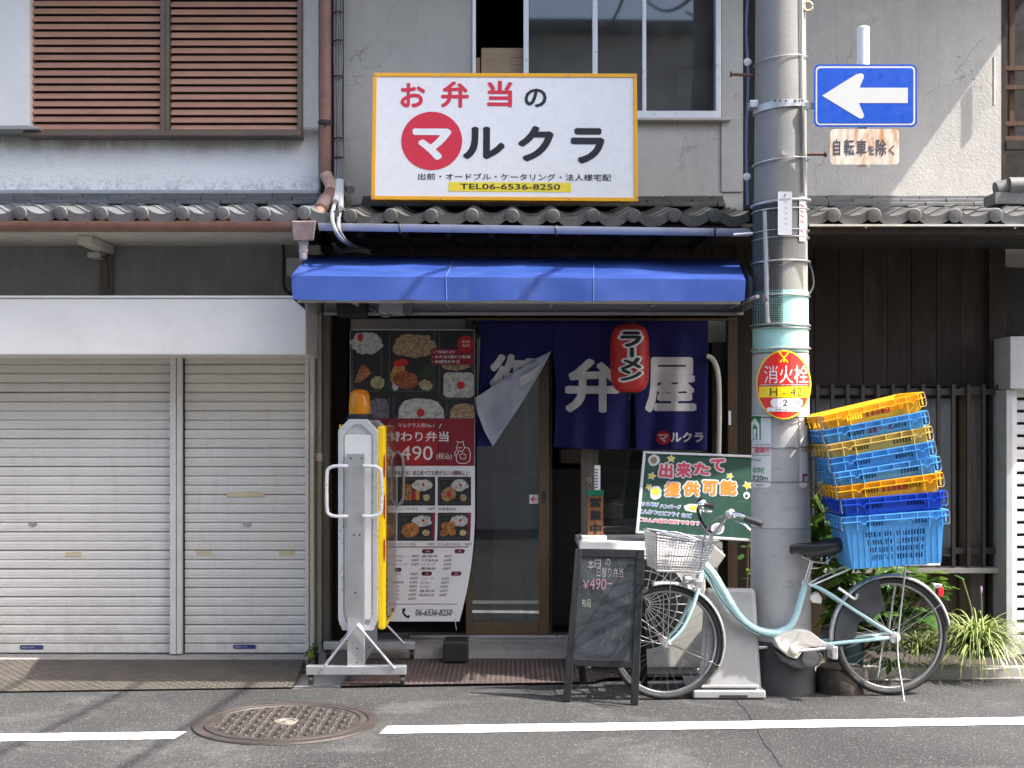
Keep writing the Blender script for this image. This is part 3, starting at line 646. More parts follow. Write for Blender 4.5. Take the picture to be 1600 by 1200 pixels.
part('white_conduit', MB().tube(spline([P(1104,556,8.12),P(1114,562,8.12),P(1122,585,8.12),P(1124,640,8.12),P(1123,720,8.12),P(1124,840,8.12)]), .016, 10), M('cream_conduit', (.55,.52,.46), .5), sh, 40)
part('number_plate', MB().box(X(1138,8.2), X(1142,8.2), 8.194, 8.198, Z(664,8.2), Z(642,8.2)), m_wink, sh)
# interior of the shop
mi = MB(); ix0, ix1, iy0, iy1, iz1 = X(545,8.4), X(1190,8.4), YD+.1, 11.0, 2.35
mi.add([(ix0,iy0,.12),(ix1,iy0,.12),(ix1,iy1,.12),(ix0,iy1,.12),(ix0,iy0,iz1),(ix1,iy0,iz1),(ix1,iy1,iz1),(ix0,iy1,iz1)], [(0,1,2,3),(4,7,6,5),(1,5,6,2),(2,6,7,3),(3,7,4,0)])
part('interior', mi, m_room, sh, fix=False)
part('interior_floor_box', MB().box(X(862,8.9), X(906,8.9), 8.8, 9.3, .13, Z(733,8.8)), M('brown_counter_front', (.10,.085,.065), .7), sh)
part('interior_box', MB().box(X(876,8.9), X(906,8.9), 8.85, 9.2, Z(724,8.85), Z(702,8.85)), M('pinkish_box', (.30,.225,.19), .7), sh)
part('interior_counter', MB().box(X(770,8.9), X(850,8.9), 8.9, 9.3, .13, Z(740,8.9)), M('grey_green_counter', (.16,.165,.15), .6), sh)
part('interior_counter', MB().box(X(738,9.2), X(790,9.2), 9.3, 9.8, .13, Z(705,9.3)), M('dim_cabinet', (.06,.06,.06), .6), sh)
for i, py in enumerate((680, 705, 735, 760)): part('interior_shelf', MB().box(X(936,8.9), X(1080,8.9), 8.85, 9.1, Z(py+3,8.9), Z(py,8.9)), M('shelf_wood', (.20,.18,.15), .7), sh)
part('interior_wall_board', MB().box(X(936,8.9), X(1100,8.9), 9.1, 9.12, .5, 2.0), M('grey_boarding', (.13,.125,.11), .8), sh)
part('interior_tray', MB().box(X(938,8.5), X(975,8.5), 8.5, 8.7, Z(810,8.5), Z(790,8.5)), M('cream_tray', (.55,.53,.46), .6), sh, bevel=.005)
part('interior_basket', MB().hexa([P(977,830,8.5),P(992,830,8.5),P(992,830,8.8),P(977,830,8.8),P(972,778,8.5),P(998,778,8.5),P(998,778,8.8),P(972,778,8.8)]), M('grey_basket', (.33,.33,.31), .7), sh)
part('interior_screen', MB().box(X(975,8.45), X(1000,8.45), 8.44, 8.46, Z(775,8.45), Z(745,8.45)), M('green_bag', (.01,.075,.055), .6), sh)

# floor in front of the shop
m_pink = checker('brick_red_plate', (.075,.056,.052))
sp_ = root('entrance_plate', (.1, 7.6, 0), 'reddish studded steel floor plate in front of the shop door', 'floor plate')
ex0, ex1 = X(545,7.6), X(1085,7.6)
def eplate(u, v):
    x = X(602,7.3)+u*(ex1-X(602,7.3)) if False else -.98+u*(ex1+.98); y0 = edge_y(x)+.02+(.12 if x > .5 else 0); return Vector((x, y0+(8.2-y0)*v, .012+.016*v))
part('plate', MB().grid(eplate, 20, 4).add([eplate(0,0),eplate(0,1),eplate(0,1)-Vector((0,0,.04)),eplate(0,0)-Vector((0,0,.04))], [(0,1,2,3)]), m_pink, sp_)
lz = MB(); lozenge_plate(lz, eplate, 70, 34); part('tread_pattern', lz, checker('brick_red_tread', (.125,.092,.086)), sp_, kind='stuff', fix=False)
struct('shop_step', MB().hexa([(X(500,8.2),8.08,-.02),(X(1110,8.2),8.08,-.02),(X(1110,8.2),8.24,-.02),(X(500,8.2),8.24,-.02),(X(500,8.2),8.13,.075),(X(1110,8.2),8.13,.075),(X(1110,8.2),8.24,.10),(X(500,8.2),8.24,.10)]), m_conc, bevel=.01)

# ------------------------------------------------------------------ right house: dark boards and lattice window
rh = root('board_house', (3.0, 8.8, 0), 'old house with dark vertical boards, a barred lattice window and grey plaster above', 'house')
YR = 8.40
wl, wr = X(1262,YR)-.12, X(1566,YR)
part('upper_wall', MB().box(X(1262,YU)-.1, X(1566,YU), YU+.02, YU+.25, 2.9, 6), m_plas2, rh)
part('wall_pipe', MB().tube([P(1553,90,8.47), P(1553,165,8.47)], .012, 8), M('pale_pipe', (.55,.52,.47), .6), rh)
part('wall_backing', MB().box(wl, 5, YR, YR+.2, 0, 2.7), m_black, rh)
pw = 38*YR/F; rr = random.Random(9); i = 0; x = wl
while x < wr-.02:
    wd = min(pw, wr-x)-.004; dd = rr.uniform(0,.006)
    piece('wall_board', mesh('wall_board', MB().box(0, wd, -.022-dd, -.002, Z(604,YR), 2.66), m_wdark), T((x, YR, 0)), rh); x += pw
for x0, x1 in ((1495,1512),): part('corner_post', MB().box(X(x0,YR), X(x1,YR), YR-.05, YR-.002, .05, Z(604,YR)-.002), m_wpost, rh, bevel=.004)
part('corner_post', MB().box(X(1512.5,YR), X(1535,YR), YR-.04, YR-.002, .05, Z(604,YR)-.002), m_wgrey, rh, bevel=.004)
part('corner_post', MB().box(X(1540,YR), X(1566,YR), YR-.06, YR-.002, .0, 2.66), m_wdark, rh, bevel=.004)
lt = part('lattice_window', MB().box(wl, X(1494,YR), YR-.03, YR-.003, Z(622,YR), Z(606,YR)).box(wl, X(1494,YR), YR-.03, YR-.003, Z(884,YR), Z(870,YR)), m_wdark, rh)
def frosted():
    s = NT('frosted_glass'); s.bump(s.noise(220, 2), .2, .003); return s.done(s.mix(s.ramp(s.noise(2, 3), .3, .7), (.15,.165,.175), (.21,.225,.235)), .22, 0, .5)
m_fros = frosted()
for x0, x1 in ((1255,1330),(1338,1410),(1418,1490)): part('frosted_pane', MB().box(X(x0,YR), X(x1,YR), YR-.02, YR-.012, Z(869,YR), Z(623,YR)), m_fros, lt)
part('window_stile', MB().box(X(1330.5,YR), X(1337.5,YR), YR-.028, YR-.004, Z(869,YR), Z(623,YR)).box(X(1410.5,YR), X(1417.5,YR), YR-.028, YR-.004, Z(869,YR), Z(623,YR)), m_brz, lt)
YB = YR-.12
bm_ = mesh('lattice_bar', MB().box(-.0115, .0115, -.013, .013, Z(886,YB), Z(601,YB)), M('dark_bronze_bar', (.055,.047,.04), .5, .3, var=.2))
for i in range(13): piece('lattice_bar', bm_, T((X(1277+i*23.6,YB), YB, 0)), lt)
for py in (612, 861): part('lattice_rail', MB().box(X(1262,YB), X(1568,YB), YB+.0135, YB+.04, Z(py+5,YB), Z(py-5,YB)), MATS['dark_bronze_bar'], lt)
part('window_sill', MB().box(wl, X(1560,YB), YB-.03, YR-.003, Z(895,YB), Z(887,YB)), M('pale_sill', (.45,.42,.37), .6, dirt=.3), rh, bevel=.003)
x = wl; i = 0
while x < X(1538,YR):
    wd = min(.32, X(1538,YR)-x); piece('skirt_panel', mesh('skirt_panel', MB().box(0, wd-.004, -.015, -.002, .04, Z(896,YR)), m_wpost), T((x, YR-.0, 0)), rh); x += .32
r3 = pent_roof(rh, X(1300,7.5)-PITCH-.033, X(1600,7.5)+PITCH*1.2, m_til_r, Z(337, 7.47))
part('eave_edge_strip', MB().box(X(1262,7.5), X(1640,7.5), YE-.045, YE-.01, Z(353.5,7.46), Z(350.5,7.46)), M('bright_edge_metal', (.62,.60,.55), .35, .4), rh)
part('eave_fascia', MB().box(X(1262,7.5), 4.2, YE-.008, YE+.02, 2.62, Z(352,7.5)), m_wdark, rh)
part('eave_soffit', MB().box(X(1262,7.6), 4.2, YE+.021, YR-.03, 2.655, 2.675), m_black, rh)
for px, py in ((1353,355), (1586,356)): part('eave_screw', MB().lathe(P(px,py,7.485), (0,-1,0), [(0,.007),(.006,.005)], 8), m_wink, rh)
# ridge cap of the neighbour and the dark timber veranda beyond
part('ridge_tile', MB().tube([P(1556,297,7.95), P(1580,291,7.95)], .050, 14).tube([P(1575,291,7.93), P(1640,291,7.93)], .056, 14), m_til_r, rh, 40)
part('ridge_board', MB().box(X(1548,7.98), X(1660,7.98), 7.9, 8.1, Z(318,7.9), Z(300,7.9)), m_til_r, rh)
m_rbw = wood_mat('rust_brown_wood', (.12,.06,.035))
vr = root('timber_veranda', (X(1610,8.45), 8.6, 0), 'dark timber lattice veranda beyond the grey plaster wall', 'veranda')
part('post', MB().box(X(1567,YU), X(1574,YU), YU+.03, YU+.15, 2.9, 6), m_wdark, vr); part('post', MB().box(X(1584,YU), X(1592,YU), YU+.07, YU+.11, Z(212,YU), 6), m_rbw, vr)
for py in (100, 130, 187, 210): part('rail', MB().box(X(1574.5,YU), 4.3, YU+.04, YU+.065, Z(py+7,YU), Z(py,YU)), m_rbw, vr)
part('dark_infill', MB().box(X(1574.5,YU), 4.3, YU+.3, YU+.4, 2.5, 6), m_black, vr)
part('rail', MB().box(X(1574.5,YU), 4.3, YU+.025, YU+.066, Z(232,YU), Z(218,YU)), m_wdark, vr)
# grey steel frame and shutter at the far right
gs = root('grey_shutter', (X(1600,8.1), 8.2, 0), 'grey steel shutter with frame beside the lattice window', 'shutter')
YG = 8.15; m_gst = M('grey_painted_steel', (.46,.46,.455), .5, .1, var=.12, dirt=.25)
part('header_box', MB().box(X(1571,YG), 4.3, YG-.08, YG+.2, Z(608,YG), Z(527,YG)), m_gst, gs, bevel=.004)
part('jamb', MB().box(X(1569,YG), X(1578,YG), YG-.04, YG+.2, 0, Z(609,YG)), m_gst, gs); part('jamb', MB().box(X(1579,YG), X(1587,YG), YG-.02, YG+.2, 0, Z(609,YG)), m_rail, gs)
gsm = mesh('slat', MB().add([(x,-o,z) for x in (0,1.0) for o, z in ((0,0),(.012,.004),(.014,.03),(.010,.055),(0,.062))], [(i,i+1,6+i,5+i) for i in range(4)]), M('light_grey_slat', (.60,.60,.60), .45, rnd=.1), smooth=30)
z = .10
while z < Z(612,YG): piece('slat', gsm, T((X(1588,YG), YG+.03, z)), gs); z += .079
part('bottom_bar', MB().box(X(1588,YG), 4.2, YG, YG+.04, .045, .098), m_gst, gs)
# kerb and planting strip on the right, pad round the pole
struct('pole_pad', MB().box(X(1090,7.6), X(1330,7.6), edge_y(1.5)+.0, 8.3, -.05, .006), m_conc)
struct('planting_kerb', MB().box(X(1340,7.6), 5, edge_y(2.6)+.12, edge_y(2.6)+.22, -.05, .045), m_kerb, bevel=.01)
struct('soil', MB().box(X(1330,7.6)+.002, 5, edge_y(2.6)+.222, 8.38, -.05, .03), M('dark_soil', (.045,.036,.028), .95, bump=.6, bscale=40, var=.4))

# ------------------------------------------------------------------ house across the street (seen in the window panes)
oh = root('opposite_house', (0, -2.4, 0), 'plain beige house across the street mirrored in the window panes', 'house')
part('wall', MB().box(-14, 3.2, -2.6, -2.2, 0, 7.4).box(3.2, 12, -2.6, -2.0, 0, 6.2), concrete('beige_render', (.50,.46,.39), sc=.8), oh)
part('roof', MB().box(-14.3, 3.5, -5, -1.9, 7.402, 7.55).box(3.5, 12.2, -5, -1.8, 6.202, 6.35), m_til_m, oh)
for i, x in enumerate((-9, -6, -3, 0.2, 5.2, 8)):
    wn = part('window', MB().box(x, x+1.5, -2.2 if x < 3.2 else -2.0, -2.17 if x < 3.2 else -1.97, 3.2 if x < 3.2 else 2.6, 4.4 if x < 3.2 else 3.6), m_dsteel, oh)
part('door', MB().box(-4.5, -3.6, -2.2, -2.16, 0, 2.0).box(1, 2.6, -2.2, -2.16, 0, 2.2), m_wpost, oh)
# ------------------------------------------------------------------ print colours
def ink(name, r, g, b, rough=.5): return M(name, srgb(r, g, b), rough, var=.04)
k_red = ink('sign_red', 208, 44, 66); k_yel = ink('sign_yellow', 240, 214, 40); k_amb = M('sign_amber_trim', srgb(236,172,40), .4, var=.05)
k_wht = M('sign_white_face', (.80,.81,.82), .3, var=.02, coat=.2); k_blk = ink('sign_black', 24, 28, 36)
# ------------------------------------------------------------------ big signboard on the pent roof
YS = 7.90
sg = root('shop_signboard', P(788, 315, YS), 'large white signboard with yellow border and red and black lettering on the tiled roof', 'signboard')
fb = quad(P(583,114,YS), P(995,115.5,YS), P(580,312,YS), P(997,315,YS), (580,113,998,315))
part('panel', qbox(MB(), fb, 584, 994, 117, 311, -.05, .002), k_wht, sg)
for a in ((580,998,113,119),(580,998,309,315),(580,586,119.2,308.8),(992,998,119.2,308.8)): part('border', qbox(MB(), fb, *a, -.06, .008), k_amb, sg, bevel=.002)
for q in ((583,116),(690,116),(790,116),(890,116),(995,116),(583,312),(690,312),(890,312),(995,312)): part('screw', MB().lathe(fb(q[0],q[1],.008), (0,-1,0), [(0,.006),(.003,.004)], 8), m_steel, sg)
part('stay', MB().tube([P(640,300,7.95), P(640,250,8.45)], .012, 6), m_steel, sg); part('stay', MB().tube([P(940,300,7.95), P(940,250,8.45)], .012, 6), m_steel, sg)
for st, x0, x1, y0, y1 in (('お',624,663,129,168), ('弁',688,732,126,168), ('当',761,801,125,167)): lettering(st, (x0,y0,x1,y1), fb, k_red, sg, .004, .03)
lettering('の', (820,137,855,167), fb, k_blk, sg, .004, .026)
printed('red_disc', ell(674, 221, 48, 46.5, 56), fb, k_red, sg, .004)
lettering('マ', (644,201,705,252), fb, k_wht, sg, .0055, .045)
for st, x0, x1, y0, y1 in (('ル',723,789,198,250), ('ク',810,866,196,253), ('ラ',893,946,199,256)): lettering(st, (x0,y0,x1,y1), fb, k_blk, sg, .004, .042)
lettering('出前・オードブル・ケータリング・法人様宅配', (653,272,956,283), fb, k_blk, sg, .004, .012)
printed('yellow_strip', rect(701,286,893,301), fb, ink('strip_yellow', 236,214,60), sg, .004)
lettering('TEL06-6536-8250', (719,288.5,876,297.5), fb, k_blk, sg, .0055, .012)
# ------------------------------------------------------------------ awning
def vinyl():
    s = NT('blue_vinyl'); x, y, z = s.sep(); n = s.noise(3, 5, .6); c = s.mix(s.ramp(n, .3, .7), (.020,.050,.215), (.029,.066,.265))
    c = s.mix(s.ramp(s.noise(5, 6, .75, stretch=(1, 1, .35)), .56, .82, 0, .6), c, (.11,.15,.28)); s.bump(s.noise(400, 2), .08, .002)
    return s.done(c, s.ramp(n, .3, .7, .28, .42), 0, .6)
m_vin = vinyl(); m_vund = M('awning_underside', (.06,.075,.17), .7, var=.2); m_afr = M('awning_frame', (.38,.37,.35), .5, .3, var=.15, dirt=.3)
aw = root('awning', (0, 8.25, 2.1), 'blue vinyl fixed awning with deep straight valance over the shop entrance', 'awning')
af, ab = 6.95, 7.86
tl, tr = P(455,431,af), P(1165,437,af); bl, br = P(458,468,af-.004), P(1163,470,af-.004)
TL_, TR_ = P(497,398,ab), P(1152,404,ab)
TL_.x += -.06
sg_n = 30
def top(u, v):
    p = (TL_*(1-u)+TR_*u)*(1-v)+(tl*(1-u)+tr*u)*v; return p+Vector((0, 0, -.003*math.sin(math.pi*v)-.011*abs(math.sin(u*math.pi*4))*math.sin(math.pi*min(1,v*1.2))))
part('canopy', MB().grid(top, 36, 10), m_vin, aw, True)
def val(u, v):
    p = (tl*(1-u)+tr*u)*(1-v)+(bl*(1-u)+br*u)*v; return p+Vector((0, -.004-.008*math.sin(u*math.pi*5+.4)**2*v+.004*math.sin(u*23)*v, -.006*abs(math.sin(u*math.pi*4))*v))
part('valance', MB().grid(val, 48, 6), m_vin, aw, True)
for nm, A, B_, Cc in (('side_flap', tl, bl, TL_), ('side_flap', tr, br, TR_)):
    back = Vector((Cc.x, ab, Z(488, ab))); 
    part(nm, MB().add([A, B_, back, Cc], [(0,1,2,3)]), m_vin, aw)
for u in (.34, .665): 
    part('seam', MB().tube([val(u, .02)+Vector((0,-.001,0)), val(u, .98)+Vector((0,-.001,0))], .0025, 5), M('pale_seam', (.10,.15,.45), .5), aw)
    part('seam', MB().tube([top(u, .02)+Vector((0,0,.002)), top(u, .5)+Vector((0,0,.002)), top(u, .98)+Vector((0,0,.002))], .0025, 5), MATS['pale_seam'], aw)
part('front_bar', MB().tube([bl+Vector((.02,.02,0)), br+Vector((-.02,.02,0))], .016, 8), m_afr, aw)
part('wall_bar', MB().box(TL_.x+.1, TR_.x, ab-.02, ab+.05, Z(492,ab), Z(468,ab)), M('grey_back_panel', (.30,.31,.33), .5, var=.1), aw)
part('wall_bar_lip', MB().box(TL_.x+.1, TR_.x+.03, ab-.05, ab-.021, Z(493,ab), Z(489,ab)), m_afr, aw)
for px in (560, 700, 860, 1020, 1148):
    part('arm', MB().tube([Vector((X(px,7.7), af+.03, bl.z+.02)), Vector((X(px,7.7), ab, Z(480, ab)))], .011, 6), m_afr, aw)
part('end_plate', MB().add([P(1162,462,7.36),P(1150,493,ab-.05),P(1160,470,ab-.05)], [(0,1,2)]).add([Vector((TR_.x+.02, af+.05, bl.z)), Vector((TR_.x+.02, ab, Z(489,ab))), Vector((TR_.x+.02, ab, Z(410,ab)))], [(0,1,2)]), m_afr, aw)
for px in (540, 760, 980, 1140): part('wall_bracket', MB().box(X(px,8), X(px+10,8), ab+.02, 8.29, Z(440,ab), Z(425,ab)), m_afr, aw)
# box, transformer and cables under the awning
thing('black_speaker_box', MB().box(X(527,7.7), X(572,7.7), 7.66, 7.84, Z(494,7.7), Z(470,7.7)), m_blk, 'small black box fixed under the awning corner above the food banner', 'speaker', bevel=.006)
tb = root('grey_control_box', P(620,490,8.0), 'grey plastic control box with a cable under the awning', 'control box')
part('box', MB().box(X(592,7.65), X(630,7.65), 7.64, 7.82, Z(490,7.65), Z(470,7.65)), M('grey_box_plastic', (.33,.34,.36), .35), tb, bevel=.006)
part('end_cap', MB().box(X(630.5,7.65), X(641,7.65), 7.65, 7.81, Z(489,7.65), Z(471,7.65)), M('dark_box_plastic', (.14,.15,.17), .4), tb, bevel=.004)
part('cable', MB().tube(spline([P(576,480,7.7), P(590,488,7.66), P(600,494,7.65), P(612,491,7.66), P(622,478,7.7)]), .008, 8), m_cable, tb, True)
# ------------------------------------------------------------------ entrance curtain
def fabric(name, col, rough=.85):
    s = NT(name); n = s.noise(6, 5, .6); c = s.mix(s.ramp(n, .3, .7), mul(col, .8), mul(col, 1.15))
    wv = s.noise(700, 2, .5); s.bump(wv, .25, .002); return s.done(c, rough, 0, .2)
m_nav = fabric('navy_cotton', (.017,.017,.10)); m_rev = fabric('curtain_reverse', (.44,.47,.56)); m_let = fabric('undyed_cotton', (.60,.59,.60)); m_rlet = fabric('reverse_patch', (.55,.56,.60))
YN = 8.16
def noren(px, py, h):
    k = max(0, min(1, (py-497)/200)); D = YN+(.034*math.sin(px*.125+.008*py)+.022*math.sin(px*.052+1.3+py*.006)+.005*math.sin(px*.27+py*.012))*k-.03*k
    return P(px, py, D-h)
cu = root('door_curtain', P(930,700,YN), 'navy split door curtain with pale lettering, its left panel corner folded over', 'curtain')
def cloth(poly, name, mat, surf=noren, h=0):
    x0, x1 = min(p[0] for p in poly), max(p[0] for p in poly); y0, y1 = min(p[1] for p in poly), max(p[1] for p in poly)
    tris = geometry.tessellate_polygon([[Vector((p[0],p[1],0)) for p in poly]])
    bm = bmesh.new(); vs = [bm.verts.new((p[0],p[1],0)) for p in poly]
    for t in tris: bm.faces.new([vs[i] for i in t])
    for k in range(1, int((x1-x0)/4)+1): bmesh.ops.bisect_plane(bm, geom=bm.verts[:]+bm.edges[:]+bm.faces[:], plane_co=(x0+4*k,0,0), plane_no=(1,0,0))
    for k in range(1, int((y1-y0)/12)+1): bmesh.ops.bisect_plane(bm, geom=bm.verts[:]+bm.edges[:]+bm.faces[:], plane_co=(0,y0+12*k,0), plane_no=(0,1,0))
    for q in bm.verts: q.co = Vector(surf(q.co.x, q.co.y, h))-base(cu)
    me = bpy.data.meshes.new(name); bm.to_mesh(me); bm.free(); me.materials.append(mat); me.polygons.foreach_set('use_smooth', [True]*len(me.polygons))
    o = bpy.data.objects.new(name, me); C.objects.link(o); o.parent = cu; BASE[o.name] = base(cu)
    sd = o.modifiers.new('solid', 'SOLIDIFY'); sd.thickness = .0016; sd.offset = 1
    return o
cloth([(752,497),(862,497),(862,548),(770,697),(744,697),(748,600)], 'panel', m_nav)
cloth([(862.5,497),(989,497),(985,620),(983,703),(925,702),(866,699),(869,600),(863,545)], 'panel', m_nav)
cloth([(989.5,497),(1107,499),(1106,620),(1105,704),(1045,702),(994,702),(991,620)], 'panel', m_nav)
def flap(px, py, h):
    k = max(0, min(1, (862-px)/120)); return noren(px, py, h+.022+.05*k+.028*math.sin(math.pi*k)*math.sin((px+py)*.035)+.012*math.sin(py*.07+px*.03)*k)
fo = cloth([(862,548),(838,560),(806,580),(772,602),(742,622),(746,645),(756,672),(770,698),(783,678),(803,648),(820,622),(838,592),(851,569)], 'folded_corner', m_rev, flap)
printed('reverse_patch', [(811,590),(845,571),(833,592),(813,604)], flap, m_rlet, fo, .004); printed('reverse_patch', [(799,617),(820,607),(812,622),(804,632)], flap, m_rlet, fo, .004)
cut = [(x, ) for x in ()]
cx = list(range(760, 1110, 4))
lettering('御', (765,553,846,640), noren, m_let, cu, .0055, .03, cuts=[x for x in cx if x < 850], clip=[((862,548,0), Vector((149,92,0)).normalized())])
lettering('弁', (883,560,968,645), noren, m_let, cu, .0055, .035, cuts=[x for x in cx if 880 < x < 970])
lettering('屋', (1008,558,1088,645), noren, m_let, cu, .0055, .035, cuts=[x for x in cx if 1005 < x < 1090])
printed('red_disc', ell(1036,684,11.5,11), noren, M('curtain_red', srgb(190,24,40), .8), cu, .0055, cuts=[1028,1032,1036,1040,1044])
lettering('マ', (1028,678.5,1044,691), noren, m_let, cu, .008, .04)
lettering('ルクラ', (1048,675,1099,691), noren, m_let, cu, .0055, .035)
part('rod', MB().tube([P(728,498,YN), P(1150,499,YN)], .010, 8), m_wpost, cu, True)
# ------------------------------------------------------------------ red paper lantern
YLn = 7.92
la = root('paper_lantern', P(984,612,YLn), 'red cylindrical paper lantern with black white-outlined lettering hung in front of the navy curtain', 'lantern')
lc = P(984,560,YLn); LR, LH = 30*YLn/F, 54*YLn/F
def lan_r(z):                                            # superellipse silhouette with fine ribs
    t = abs(z)/LH; return LR*(1-min(1, t)**5.5)**.38
prof = [(z, max(.032, lan_r(z))+.0012*math.cos(z*2*math.pi/.0145)) for z in np.linspace(-LH*.985, LH*.985, 150)]
def lant_mat():
    s = NT('red_lantern_paper'); n = s.noise(8, 4); s.b.inputs['Subsurface Weight'].default_value = 0
    return s.done(s.mix(s.ramp(n, .3, .7), (.50,.022,.024), (.62,.034,.034)), .38, 0, .45)
part('shade', MB().lathe(lc, (0,0,1), prof, 40), lant_mat(), la, 60)
def lsurf(px, py, h):
    z = -(py-560)*YLn/F; r = lan_r(z)+h; x = max(-.97, min(.97, (px-984)*YLn/F/max(r, .01))); a = math.asin(x); return lc+Vector((r*math.sin(a), -r*math.cos(a), z))
lx = list(range(962, 1008, 4))
for st, y0, y1 in (('ラ',520,544), ('ー',545,560), ('メ',560,579), ('ン',578,596)):
    rot = 90 if st == 'ー' else 0; x0, x1 = (981,988) if rot else (967,1000)
    v = text2d(st, .16 if not rot else .10)
    lettering(st, (x0-4,y0-3,x1+4,y1+3), lsurf, m_wink, la, .003 if st in 'ラメ' else .0036, .14 if not rot else .10, rot, cuts=lx)
    lettering(st, (x0,y0,x1,y1), lsurf, m_ink, la, .0052, .055, rot, cuts=lx)
part('cap_ring', MB().lathe(lc+Vector((0,0,LH*.97)), (0,0,1), [(0,.045),(.012,.045)], 20), m_blk, la)
part('cap_ring', MB().lathe(lc-Vector((0,0,LH*1.01)), (0,0,1), [(0,.040),(.012,.040)], 20), m_blk, la)
part('tassel_hook', MB().tube([lc-Vector((0,0,LH)), lc-Vector((.004,0,LH+.04))], .006, 6), m_blk, la)
part('hanging_wire', MB().tube([lc+Vector((0,0,LH)), lc+Vector((0,0,LH+.12))], .003, 5), m_blk, la)
# ------------------------------------------------------------------ food banner
YBn = 8.10
def bsurf(px, py, h):
    t = max(0, (py-800)/170); x = px-24*t*t*max(0, (px-560)/182); D = YBn+.012*math.sin((px-547)*.03+py*.006)-.02*math.sin((py-515)/455*math.pi)
    return P(x, py, D-h)
bn = root('food_banner', P(645,970,YBn), 'tall hanging banner with bento photographs and price list beside the door', 'banner')
def bprint(name, poly, mat, h, step=12):
    x0, x1 = min(p[0] for p in poly), max(p[0] for p in poly)
    return printed(name, poly, bsurf, mat, bn, h, cuts=[x0+step*i for i in range(1, int((x1-x0)/step)+1)], ycuts=[q for q in range(520, 970, 16) if min(p[1] for p in poly) < q < max(p[1] for p in poly)])
part('cloth', MB().grid(lambda u, v: bsurf(547+195*u, 515+456*v, 0), 16, 40), M('banner_white', (.78,.79,.82), .5, var=.03), bn, True)
b_dark = M('banner_dark_print', (.016,.016,.018), .45, var=.5, scale=16); b_red = ink('banner_red', 132, 22, 42); b_ume = ink('plum_red', 190, 32, 34)
def food(name, c0, c1, sc=180):
    s = NT(name); v = s.n('ShaderNodeTexVoronoi'); v.inputs['Scale'].default_value = sc; s.l(s.co, v.inputs['Vector']); n = s.noise(sc*.6, 4, .7)
    c = s.mix(s.ramp(v.outputs['Distance'], .1, .6), c1, c0); c = s.mix(s.ramp(n, .45, .7, 0, .5), c, c0); c = s.mix(s.ramp(s.noise(sc*.22, 3), .45, .62, 0, .6), c, mul(c0, .45)); return s.done(c, .5)
f_rice = food('rice_print', (.45,.46,.43), (.86,.87,.84)); f_brown = food('seasoned_rice_print', (.26,.16,.07), (.80,.68,.48)); f_pur = food('red_rice_print', (.12,.10,.12), (.42,.40,.44))
f_fry = food('fried_print', (.28,.10,.02), (.75,.40,.12), 90); f_kara = food('chicken_print', (.22,.05,.02), (.62,.20,.06), 110); f_pot = food('potato_print', (.40,.33,.16), (.68,.62,.42), 110); f_egg = food('egg_print', (.50,.25,.05), (.75,.45,.12), 60)
f_sal = food('salmon_print', (.30,.10,.04), (.62,.30,.15), 60); f_green = food('greens_print', (.01,.03,.012), (.05,.10,.04), 120); f_noo = food('noodle_print', (.30,.15,.06), (.66,.50,.30), 150)
m_tray = M('tray_edge_print', (.07,.07,.08), .4)
bprint('photo_ground', rect(547.5,516,741.5,654), b_dark, .0010)
for q in ((548,517,598,612),(606,517,680,612),(684,517,741,624),(612,617,700,654),(548,618,610,654)):
    bprint('tray_outline', stroke([(q[0]+3,q[1]+2),(q[0]+2,q[3]-6),(q[0]+8,q[3]-1),(q[2]-8,q[3]-1),(q[2]-2,q[3]-6),(q[2]-2,q[1]+2)], 1.6), m_tray, .0014)
bprint('rice', ell(573,536,25,18,34,.10,1), f_rice, .002); bprint('plum', ell(563,527,4.5,6), b_ume, .003)
bprint('seasoned_rice', ell(646,540,33,19,38,.12,2), f_brown, .002)
bprint('salmon', [(554,597),(564,571),(570,570),(581,583),(572,590),(562,598)], f_sal, .002); bprint('salad', ell(590,598,11,10,24,.1,3), f_pot, .002)
bprint('egg', ell(621,583,10,17,24,.06,4,.4), f_egg, .002); bprint('sausage', ell(626,567,12,6,24,.05,5,-.15), b_ume, .003)
bprint('fried_chicken', ell(634,594,20,14,30,.1,6,.2), f_kara, .003); bprint('potato', ell(665,602,11,8,24,.1,7,.2), f_pot, .002); bprint('foil', ell(618,603,6,8,14,.2,7), f_rice, .0022)
bprint('greens', ell(668,580,14,10,24,.2,8), f_green, .0018); bprint('seaweed_rice', ell(712,572,22,7,24,.15,8), f_brown, .0016)
bprint('rice', rrect(693,582,740,621,7), f_rice, .002); bprint('plum', ell(720,602,6.2,6.2), b_ume, .003)
bprint('rice', [p for p in ell(658,644,37,23,44,.06,9) if p[1] < 653.5]+[(690,653.5),(626,653.5)] if False else [(622,653.5),(624,636),(632,626),(650,622),(672,624),(684,628),(693,640),(694,653.5)], f_rice, .002); bprint('plum', ell(657,645,6,6.5), b_ume, .003)
bprint('seasoned_rice', [(703,653.5),(704,640),(712,632),(728,630),(740,634),(741,653.5)], f_brown, .002)
bprint('red_rice', [(578,653.5),(577,628),(588,622),(604,624),(608,640),(607,653.5)], f_pur, .002)
bprint('red_note', rect(673,545,741,570), b_red, .0034); bprint('red_seal', star(728,537,14,14,.86), ink('seal_red', 176,26,36), .0044)
for i, (st, x1) in enumerate((('・ご予約承ります', 711), ('・お弁当1個から配達', 735), ('・会議用お弁当', 718))): lettering(st, (675,547.5+i*7.5,x1,552.5+i*7.5), bsurf, m_wink, bn, .0052, .01)
lettering('配達', (722,532,734,536), bsurf, m_wink, bn, .0056); lettering('無料', (722,538,734,542), bsurf, m_wink, bn, .0056)
bprint('red_band', rect(547.5,654,741.5,728), b_red, .0012)
